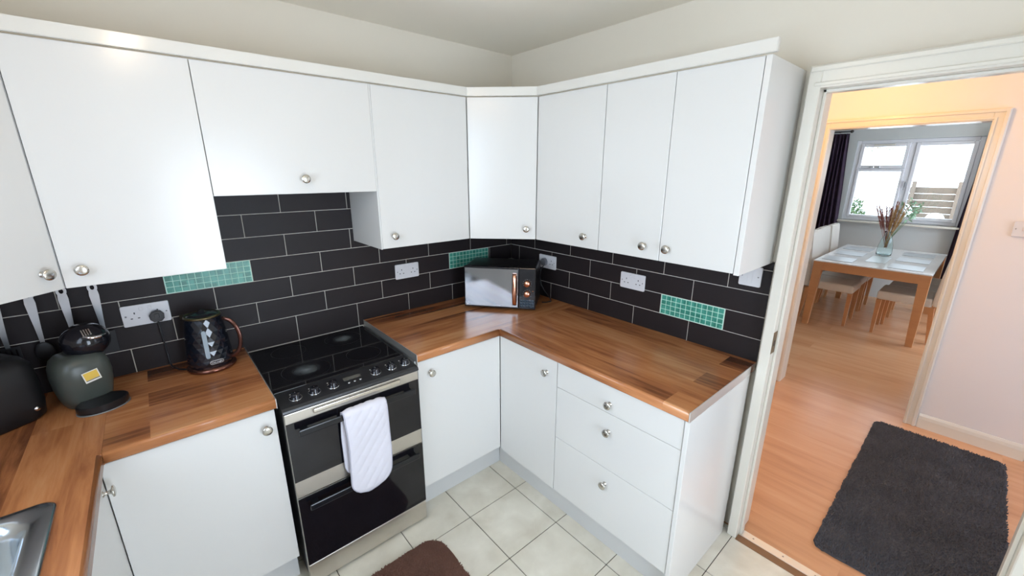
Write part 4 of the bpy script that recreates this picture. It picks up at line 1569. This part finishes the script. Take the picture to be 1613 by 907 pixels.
for (x, lb, kind, dz) in UX:
    t = thing({'spatula': 'spatula', 'ladle': 'ladle', 'spoon': 'serving_spoon', 'slotted turner': 'slotted_turner'}[kind], lb, 'utensil', (x, -0.028, 1.0), group='hanging steel utensils')
    b = bmesh.new()
    # handle with a hanging eye: two side strips round a hole, then a taper
    out = [(0.0, 0.010), (0.015, 0.0138), (0.045, 0.0140), (0.09, 0.0115), (0.14, 0.0085), (0.19, 0.006), (0.22, 0.0055)]
    top = 1.292
    vs = []
    prev = None
    nseg = 12
    eye_c, eye_r = 0.020, 0.0062
    yy = -0.029
    # ring part
    n = 20
    A = [];B_ = []
    for side in (yy - 0.001, yy + 0.001):
        A.append([b.verts.new((x + eye_r * math.cos(2 * PI * k / n), side, top - eye_c + 1.5 * eye_r * math.sin(2 * PI * k / n))) for k in range(n)])
        ring = []
        for k in range(n):
            a = 2 * PI * k / n
            ring.append(b.verts.new((x + 0.0140 * math.cos(a), side, top - eye_c + (0.019 if math.sin(a) > 0 else 0.020) * math.sin(a))))
        B_.append(ring)
    for s_ in (0, 1):
        for k in range(n):
            b.faces.new((A[s_][k], A[s_][(k + 1) % n], B_[s_][(k + 1) % n], B_[s_][k]))
    for k in range(n):
        b.faces.new((B_[0][k], B_[0][(k + 1) % n], B_[1][(k + 1) % n], B_[1][k]))
        b.faces.new((A[0][k], A[0][(k + 1) % n], A[1][(k + 1) % n], A[1][k]))
    poly = [(x - w_, top - s_) for s_, w_ in ((0.022, 0.0139), (0.05, 0.0135), (0.09, 0.0112), (0.14, 0.0080), (0.20, 0.0055))] + \
           [(x + w_, top - s_) for s_, w_ in ((0.20, 0.0055), (0.14, 0.0080), (0.09, 0.0112), (0.05, 0.0135), (0.022, 0.0139))]
    poly = [p for p in poly]
    # cut the eye: start the solid blade below it
    poly[0] = (x - 0.0118, top - 0.033); poly[-1] = (x + 0.0118, top - 0.033)
    add_prism(b, poly, -0.001, 0.001, M=Matrix.Translation((0, yy, 0)) @ KM)
    bmesh.ops.recalc_face_normals(b, faces=b.faces)
    link('handle', b, M_uten, t, True)
    b = bmesh.new()
    zt_ = top - 0.20
    if kind in ('spatula', 'slotted turner'):
        if kind == 'spatula':
            bmesh_box(b, x - 0.03, x + 0.03, yy - 0.001, yy + 0.001, zt_ - 0.085, zt_ + 0.002, 0.0008)
        else:
            for k in range(5):
                bmesh_box(b, x - 0.03 + k * 0.0125, x - 0.0225 + k * 0.0125, yy - 0.001, yy + 0.001, zt_ - 0.075, zt_ - 0.005)
            bmesh_box(b, x - 0.03, x + 0.0275, yy - 0.001, yy + 0.001, zt_ - 0.085, zt_ - 0.075)
            bmesh_box(b, x - 0.03, x + 0.0275, yy - 0.001, yy + 0.001, zt_ - 0.005, zt_ + 0.003)
    elif kind == 'ladle':
        add_lathe(b, [(0.001, -0.0225), (0.018, -0.019), (0.030, -0.008), (0.033, 0.004), (0.0318, 0.004), (0.0285, -0.0075), (0.017, -0.0175), (0, -0.021)], 20,
                  M=Matrix.Translation((x, yy - 0.031, zt_ - 0.01)))
        bmesh_box(b, x - 0.004, x + 0.004, yy - 0.001, yy + 0.0008, zt_ - 0.012, zt_ + 0.004)
    else:
        sphere(b, (x, yy - 0.001, zt_ - 0.035), 0.03, 0.85, 0.2, 1.3, 20)
    uh = link('utensil_head', b, mat('black nylon', (0.010, 0.010, 0.012), 0.5, noise=0.1), t, True)
    uh['label'] = 'black head of the utensil'

# ------------------------------------------------------------------ mats
def shag_mat(name, label, x0, x1, y0, y1, rad, col, pitch, hgt, seed):
    rnd = random.Random(seed)
    t = thing(name, label, 'mat', ((x0 + x1) / 2, (y0 + y1) / 2, 0))
    b = bmesh.new()
    outline = rrect(x0, x1, y0, y1, rad, 8)
    pts = []
    n = len(outline)
    for i in range(n):
        a, c = Vector(outline[i]), Vector(outline[(i + 1) % n])
        k = max(1, int((c - a).length / 0.03))
        for j in range(k):
            p = a.lerp(c, j / k)
            pts.append((p.x + rnd.uniform(-0.004, 0.004), p.y + rnd.uniform(-0.004, 0.004)))
    add_prism(b, pts, 0.001, 0.008)
    mt = mat(name + ' pile ' + str(seed), col, 0.95, spec=0.15, noise=0.35, nscale=5.0)
    link('backing', b, mt, t, True)

    def inside(x, y):
        dx = max(x0 + rad - x, x - (x1 - rad), 0)
        dy = max(y0 + rad - y, y - (y1 - rad), 0)
        return dx * dx + dy * dy <= rad * rad and x0 <= x <= x1 and y0 <= y <= y1
    verts, faces = [], []
    y = y0
    while y < y1:
        x = x0
        while x < x1:
            px, py = x + rnd.uniform(-0.5, 0.5) * pitch, y + rnd.uniform(-0.5, 0.5) * pitch
            if inside(px, py):
                r_ = pitch * rnd.uniform(0.42, 0.62)
                h_ = hgt * rnd.uniform(0.7, 1.2) * (0.9 + 0.1 * math.sin(px * 23 + py * 17))
                lx, ly = rnd.uniform(-0.5, 0.5) * hgt, rnd.uniform(-0.5, 0.5) * hgt
                a0 = rnd.uniform(0, PI)
                i0 = len(verts)
                for k in range(3):
                    a = a0 + 2 * PI * k / 3
                    verts.append((px + r_ * math.cos(a), py + r_ * math.sin(a), 0.0075))
                for k in range(3):
                    a = a0 + 2 * PI * k / 3
                    verts.append((px + lx + r_ * 0.6 * math.cos(a), py + ly + r_ * 0.6 * math.sin(a), 0.008 + h_ * 0.8))
                verts.append((px + lx * 1.2, py + ly * 1.2, 0.008 + h_))
                for k in range(3):
                    q = (k + 1) % 3
                    faces.append((i0 + k, i0 + q, i0 + 3 + q, i0 + 3 + k))
                    faces.append((i0 + 3 + k, i0 + 3 + q, i0 + 6))
            x += pitch
        y += pitch
    me = bpy.data.meshes.new('pile')
    Mi = XF[t.name].inverted()
    me.from_pydata([tuple(Mi @ Vector(v)) for v in verts], [], faces)
    me.materials.append(mt)
    for p in me.polygons: p.use_smooth = True
    o = bpy.data.objects.new('pile', me)
    C.objects.link(o)
    o.parent = t
    o['kind'] = 'stuff'
    return t


shag_mat('door_mat', 'charcoal grey shaggy mat on the wooden hall floor', 0.175, 1.715, -2.575, -1.965, 0.05, (0.085, 0.088, 0.102), 0.0085, 0.010, 5)
shag_mat('kitchen_mat', 'brown mat on the tiled floor in front of the cooker', -1.78, -1.135, -1.22, -0.757, 0.085, (0.17, 0.088, 0.066), 0.0062, 0.007, 6)

# threshold
t = thing('threshold_strip', 'metal threshold strip between the tiles and the wooden hall floor', 'threshold strip', (0, (JAMB + JAMB2) / 2, 0))
b = box(-0.022, 0.022, JAMB2 + 0.001, JAMB - 0.0115, 0.0003, 0.006, 0.002, 2)
link('metal_strip', b, M_alu, t, True)
b = bmesh.new()
for k in range(6):
    add_lathe(b, [(0.004, 0.006), (0.004, 0.0066), (0, 0.0068)], 10, M=Matrix.Translation((0.0, JAMB - 0.06 - k * 0.125, 0)))
link('screws', b, mat('screw grey', (0.3, 0.3, 0.3), 0.4), t, True)
link('wood_edge', box(-0.062, -0.0225, JAMB2 + 0.001, JAMB - 0.001, -0.003, 0.004, 0.001), mat('dark oak edge', (0.22, 0.11, 0.05), 0.5, noise=0.15), t, True)
# strike plate in the left jamb
t = thing('strike_plate', 'small worn brass lock strike plate on the white door jamb', 'strike plate', (-0.035, JAMB, 1.0))
b = box(-0.056, -0.014, JAMB - 0.0018, JAMB - 0.0003, 0.965, 1.06, 0.0006)
link('plate', b, mat('worn brass', (0.22, 0.16, 0.09), 0.45, 0.9, noise=0.2, nscale=60), t, True)
link('latch_hole', box(-0.042, -0.028, JAMB - 0.0024, JAMB - 0.0019, 0.998, 1.022), M_hole, t, True)

# ceiling spot bar (the kitchen's lamp)
t = thing('ceiling_spotlight', 'bar of four ceiling spotlights above the kitchen floor', 'ceiling light', (-1.87, -1.4, H))
link('bar', box(-1.89, -1.85, -1.72, -1.08, H - 0.025, H - 0.001, 0.004), M_chrome, t, True)
for i in range(4):
    b = bmesh.new()
    add_lathe(b, [(0.02, 0.0), (0.034, -0.05), (0.036, -0.08), (0.033, -0.08), (0.018, -0.01)], 20, M=Matrix.Translation((-1.88 + 0.012 * i, -1.62 + 0.15 * i, H - 0.027)))
    link('spot_shade', b, M_chrome, t, True)
t = thing('pendant_light', 'small pendant light on the hall ceiling', 'ceiling light', (1.05, -1.55, H))
b = bmesh.new()
add_tube(b, [(1.05, -1.55, H - 0.002), (1.05, -1.55, H - 0.09)], 0.004, 8)
add_lathe(b, [(0.04, H - 0.001), (0.04, H - 0.015), (0.0, H - 0.02)], 20, M=Matrix.Translation((1.05, -1.55, 0)))
link('flex', b, M_socket, t, True)

# ------------------------------------------------------------------ dining room
TX0, TX1, TY0, TY1, TZ = 3.63, 5.20, -1.955, -1.005, 0.75
t = thing('dining_table', 'beech dining table with a white glass top beyond the doorways', 'table', ((TX0 + TX1) / 2, (TY0 + TY1) / 2, 0))
b = bmesh.new()
bmesh_box(b, TX0 + 0.03, TX1 - 0.03, TY0 + 0.012, TY0 + 0.034, TZ - 0.105, TZ - 0.012, 0.002)
bmesh_box(b, TX0 + 0.03, TX1 - 0.03, TY1 - 0.034, TY1 - 0.012, TZ - 0.105, TZ - 0.012, 0.002)
bmesh_box(b, TX0 + 0.008, TX0 + 0.030, TY0 + 0.08, TY1 - 0.08, TZ - 0.105, TZ - 0.012, 0.002)
bmesh_box(b, TX1 - 0.030, TX1 - 0.008, TY0 + 0.08, TY1 - 0.08, TZ - 0.105, TZ - 0.012, 0.002)
link('apron', b, M_tablewood, t, True)
for (x, y) in ((TX0, TY0), (TX0, TY1), (TX1, TY0), (TX1, TY1)):
    sx = 1 if x == TX0 else -1
    sy = 1 if y == TY0 else -1
    b = bmesh.new()
    w0, w1 = 0.085, 0.055
    A = [b.verts.new((x + sx * a * w1, y + sy * c * w1, 0.0)) for a, c in ((0, 0), (1, 0), (1, 1), (0, 1))]
    B_ = [b.verts.new((x + sx * a * w0, y + sy * c * w0, TZ - 0.0125)) for a, c in ((0, 0), (1, 0), (1, 1), (0, 1))]
    b.faces.new(A); b.faces.new(B_)
    for k in range(4):
        b.faces.new((A[k], A[(k + 1) % 4], B_[(k + 1) % 4], B_[k]))
    bmesh.ops.recalc_face_normals(b, faces=b.faces)
    link('leg', b, M_tablewood, t, True)
M_top = mat('white glass table top', (0.88, 0.91, 0.95), 0.08, noise=0.01)
link('tabletop', box(TX0 - 0.005, TX1 + 0.005, TY0 - 0.005, TY1 + 0.005, TZ - 0.012, TZ, 0.002), M_top, t, True)
M_place = mat('grey placemat', (0.42, 0.46, 0.50), 0.35, noise=0.05, nscale=30)
pl = [(3.74, -1.42 + 0.10, 'grey placemat at the near left of the dining table', 0), (4.25, -1.32, 'grey placemat at the middle left of the dining table', 0), (4.72, -1.32, 'grey placemat at the far left of the dining table', 0),
      (3.74, -1.88, 'grey placemat at the near right of the dining table', 0), (4.25, -1.88, 'grey placemat at the middle right of the dining table', 0), (4.72, -1.88, 'grey placemat at the far right of the dining table', 0)]
for (x, y, lb, _) in pl:
    o = link('placemat', box(x, x + 0.30, y, y + 0.27, TZ + 0.0005, TZ + 0.0035, 0.001), M_place)
    tag(o, lb, 'placemat', 'grey placemats on the dining table')
o = link('placemat', box(3.95, 4.42, -1.565, -1.395, TZ + 0.0005, TZ + 0.0035, 0.001), mat('centre mat', (0.55, 0.60, 0.63), 0.3, noise=0.04))
tag(o, 'pale grey centre mat in front of the flower vase', 'placemat')

M_uph = mat('cream leather', (0.74, 0.70, 0.65), 0.5, noise=0.04, nscale=20)


def dining_chair(label, group):
    """local: sitter faces -y; origin at floor under seat centre"""
    t = thing('dining_chair', label, 'chair', (0, 0, 0), 0, group)
    link('seat', box(-0.205, 0.205, -0.225, 0.20, 0.385, 0.475, 0.018, 3), M_uph, t)
    b = bmesh.new()
    rows = []
    for k in range(9):
        f_ = k / 8
        z = 0.40 + 0.635 * f_
        yb = 0.200 + 0.050 * f_ ** 1.4
        th_ = 0.080 - 0.022 * f_
        w_ = 0.205 if f_ < 0.9 else 0.198
        rows.append([(-w_, yb), (w_, yb), (w_, yb + th_), (-w_, yb + th_)])
        rows[-1] = ([Vector((px, py, z)) for px, py in rows[-1]])
    vs = [[b.verts.new(p) for p in r_] for r_ in rows]
    for a_, c_ in zip(vs[:-1], vs[1:]):
        for k in range(4):
            b.faces.new((a_[k], a_[(k + 1) % 4], c_[(k + 1) % 4], c_[k]))
    b.faces.new(vs[0][::-1]); b.faces.new(vs[-1])
    bmesh.ops.recalc_face_normals(b, faces=b.faces)
    bmesh.ops.bevel(b, geom=[e for e in b.edges if e.calc_face_angle(0) > 0.5], offset=0.010, segments=2, affect='EDGES')
    link('backrest', b, M_uph, t)
    for (x, y, dx, dy) in ((-0.18, -0.20, 0, 0), (0.18, -0.20, 0, 0), (-0.18, 0.205, 0, 0.04), (0.18, 0.205, 0, 0.04)):
        b = bmesh.new()
        A = [b.verts.new((x + dx + sx * 0.013, y + dy + sy * 0.013, 0.0)) for sx, sy in ((-1, -1), (1, -1), (1, 1), (-1, 1))]
        B_ = [b.verts.new((x + sx * 0.021, y + sy * 0.021, 0.383)) for sx, sy in ((-1, -1), (1, -1), (1, 1), (-1, 1))]
        b.faces.new(A[::-1]); b.faces.new(B_)
        for k in range(4):
            b.faces.new((A[k], A[(k + 1) % 4], B_[(k + 1) % 4], B_[k]))
        link('leg', b, M_tablewood, t)
    return t


ch0 = dining_chair('cream upholstered dining chair on the left of the table, nearest the doorway', 'cream dining chairs at the table')
spots = [(4.045, -1.150, 0, None), (4.465, -1.135, 0, 'cream upholstered dining chair on the left of the table, the middle one'),
         (4.885, -1.145, 0, 'cream upholstered dining chair on the left of the table, nearest the window'),
         (4.045, -1.800, PI, 'cream upholstered dining chair on the right of the table, nearest the doorway'),
         (4.465, -1.830, PI, 'cream upholstered dining chair on the right of the table, the middle one'),
         (4.885, -1.820, PI, 'cream upholstered dining chair on the right of the table, nearest the window')]
for i, (x, y, rz, lb) in enumerate(spots):
    if i == 0:
        o = ch0
    else:
        o = ch0.copy(); C.objects.link(o); o['label'] = lb
        for ch in list(ch0.children):
            c = ch.copy(); C.objects.link(c); c.parent = o
    o.location = (x, y, 0)
    o.rotation_euler = (0, 0, rz)


# curtains
def curtain(label, y0, y1, ztop, zbot, spread, seed, x=5.50):
    t = thing('curtain', label, 'curtain', (x, (y0 + y1) / 2, zbot), group='dark curtains of the dining window')
    b = bmesh.new()
    nu, nv = 80, 14
    rows = []
    for i in range(nv + 1):
        f_ = i / nv
        z = ztop + (zbot - ztop) * f_
        row = []
        for k in range(nu + 1):
            u = k / nu
            a0, a1 = y0 - spread[0] * f_, y1 + spread[1] * f_
            y = a0 + (a1 - a0) * u + 0.006 * math.sin(3 * z + u * 9 + seed)
            xx = x + 0.028 * math.sin(u * 2 * PI * 6 + seed + 0.4 * math.sin(z * 2)) * (0.8 + 0.3 * f_)
            row.append((xx, y, z))
        rows.append(row)
    F = [[b.verts.new(p) for p in r_] for r_ in rows]
    K = [[b.verts.new((p[0] + 0.003, p[1], p[2])) for p in r_] for r_ in rows]
    for i in range(nv):
        for k in range(nu):
            f = b.faces.new((F[i][k], F[i][k + 1], F[i + 1][k + 1], F[i + 1][k])); f.smooth = True
            f = b.faces.new((K[i][k], K[i + 1][k], K[i + 1][k + 1], K[i][k + 1])); f.smooth = True
        for k in (0, nu):
            b.faces.new((F[i][k], F[i + 1][k], K[i + 1][k], K[i][k]))
    for i in (0, nv):
        for k in range(nu):
            b.faces.new((F[i][k], F[i][k + 1], K[i][k + 1], K[i][k]))
    bmesh.ops.recalc_face_normals(b, faces=b.faces)
    link('curtain_cloth', b, mat('dark aubergine curtain', (0.035, 0.018, 0.040), 0.85, noise=0.15, nscale=20), t, True)
    return t


curtain('dark aubergine curtain at the left of the dining window', -0.715, -0.47, 2.20, 0.06, (0.10, 0.05), 1.0)
curtain('dark aubergine curtain at the right of the dining window', -2.30, -2.005, 2.20, 0.06, (0.0, 0.07), 2.2)
for (ya, yb, yf, lb) in ((-0.73, -0.43, -0.745, 'short dark curtain pole holding the left dining room curtain'), (-2.36, -2.07, -1.975, 'short dark curtain pole holding the right dining room curtain')):
    t = thing('curtain_pole', lb, 'curtain pole', (5.5, (ya + yb) / 2, 2.225))
    b = bmesh.new()
    add_tube(b, [(5.50, ya, 2.225), (5.50, yb, 2.225)], 0.010, 12)
    link('pole', b, M_blackpl, t, True)
    for yy in (ya, yb):
        link('finial', sphere(bmesh.new(), (5.50, yy, 2.225), 0.020), M_blackpl, t, True)
    link('bracket', box(5.50, 5.599, (ya + yb) / 2 - 0.008, (ya + yb) / 2 + 0.008, 2.217, 2.233, 0.002), M_blackpl, t, True)

# vase with dried grasses
VX, VY = 4.52, -1.468
t = thing('vase', 'clear blue-green glass vase on the dining table', 'vase', (VX, VY, TZ + 0.001))
M_vase = mat('vase glass', (0.88, 0.97, 0.97), 0.03)
M_vase.node_tree.nodes['Principled BSDF'].inputs['Transmission Weight'].default_value = 1.0
M_vase.node_tree.nodes['Principled BSDF'].inputs['IOR'].default_value = 1.3
b = bmesh.new()
VS = 0.80
add_lathe(b, [(r_ * VS, z_ * 0.97) for r_, z_ in [(0.0, 0.0), (0.072, 0.0), (0.088, 0.012), (0.090, 0.05), (0.084, 0.12), (0.062, 0.20), (0.045, 0.245), (0.040, 0.275), (0.046, 0.295),
              (0.0425, 0.295), (0.0365, 0.275), (0.041, 0.245), (0.058, 0.20), (0.080, 0.12), (0.086, 0.05), (0.084, 0.016), (0.0, 0.010)]], 32,
          M=Matrix.Translation((VX, VY, TZ + 0.001)))
link('vase_glass', b, M_vase, t, True)


def plume(b, base, tip, r, rnd, n=60):
    bs, tp = Vector(base), Vector(tip)
    d = (tp - bs)
    add_tube(b, [bs, bs.lerp(tp, 0.5) + Vector((0, 0, 0.004)), tp], [0.0022, 0.0018, 0.001], 5)
    for _ in range(n):
        f_ = rnd.uniform(0.45, 1.0)
        p = bs.lerp(tp, f_)
        w_ = r * math.sin(PI * min(1, (f_ - 0.40) / 0.66)) + 0.004
        dr = Vector((rnd.gauss(0, 1), rnd.gauss(0, 1), rnd.gauss(0.2, 0.6))).normalized()
        q = p + dr * w_ + d.normalized() * 0.02
        s_ = d.cross(dr).normalized() * 0.0028
        b.faces.new([b.verts.new(v) for v in (p - s_, p + s_, q)])


rnd = random.Random(11)
for gi, (lb, cnt, col, (ya, yb), (za, zb_), nm, grp) in enumerate((
        ('bunch of rust-pink dried grasses standing in the glass vase', 15, (0.42, 0.17, 0.14), (0.17, -0.03), (1.28, 1.38), 'dried_grass', None),
        ('bunch of golden dried grasses at the right of the vase', 9, (0.60, 0.38, 0.16), (0.0, -0.12), (1.26, 1.36), 'dried_grass', None))):
    t = thing(nm, lb, 'dried flowers', (VX, VY, TZ + 0.02))
    b = bmesh.new()
    for k in range(cnt):
        f_ = k / (cnt - 1)
        yy = ya + (yb - ya) * f_
        plume(b, (VX + rnd.uniform(-0.014, 0.014), VY + rnd.uniform(-0.014, 0.014), TZ + 0.10),
              (VX + rnd.uniform(-0.08, 0.08), VY + yy, rnd.uniform(za, zb_) - 0.12 * abs(yy)), 0.022, rnd, 150)
    o = link('grass_plumes', b, mat('dried grass %d' % gi, col, 0.9, noise=0.15, nscale=30), t, True)
    o['kind'] = 'stuff'
t = thing('eucalyptus_sprig', 'pale green leafy sprigs leaning right in the vase', 'foliage', (VX, VY, TZ + 0.02))
b = bmesh.new()
bl = bmesh.new()
for (dy, dz, dx) in ((-0.16, 0.64, 0.0), (-0.21, 0.62, 0.03), (-0.24, 0.57, -0.02), (-0.19, 0.54, 0.05), (-0.13, 0.65, 0.02), (-0.23, 0.60, 0.06), (-0.17, 0.59, -0.05), (-0.06, 0.64, 0.03)):
    p0 = Vector((VX, VY, TZ + 0.15)); p1 = Vector((VX + dx, VY + dy, TZ + dz))
    mid = p0.lerp(p1, 0.5) + Vector((0, 0, 0.03))
    add_tube(b, [p0, mid, p1], [0.002, 0.0018, 0.001], 5)
    for k in range(18):
        f_ = 0.62 + 0.38 * k / 17
        p = mid.lerp(p1, (f_ - 0.5) * 2)
        dr = Vector((rnd.gauss(0, 1), rnd.gauss(0, 1), rnd.gauss(0, 1))).normalized()
        sd = dr.cross(Vector((rnd.gauss(0, 1), rnd.gauss(0, 1), rnd.gauss(0, 1)))).normalized()
        vv = [p, p + dr * 0.018 + sd * 0.009, p + dr * 0.040, p + dr * 0.018 - sd * 0.009]
        bl.faces.new([bl.verts.new(v) for v in vv])
link('stems', b, mat('sprig stem', (0.25, 0.36, 0.22), 0.7, noise=0.1), t, True)
link('leaves', bl, mat('sprig leaf', (0.36, 0.58, 0.40), 0.55, noise=0.15, nscale=25), t, True)
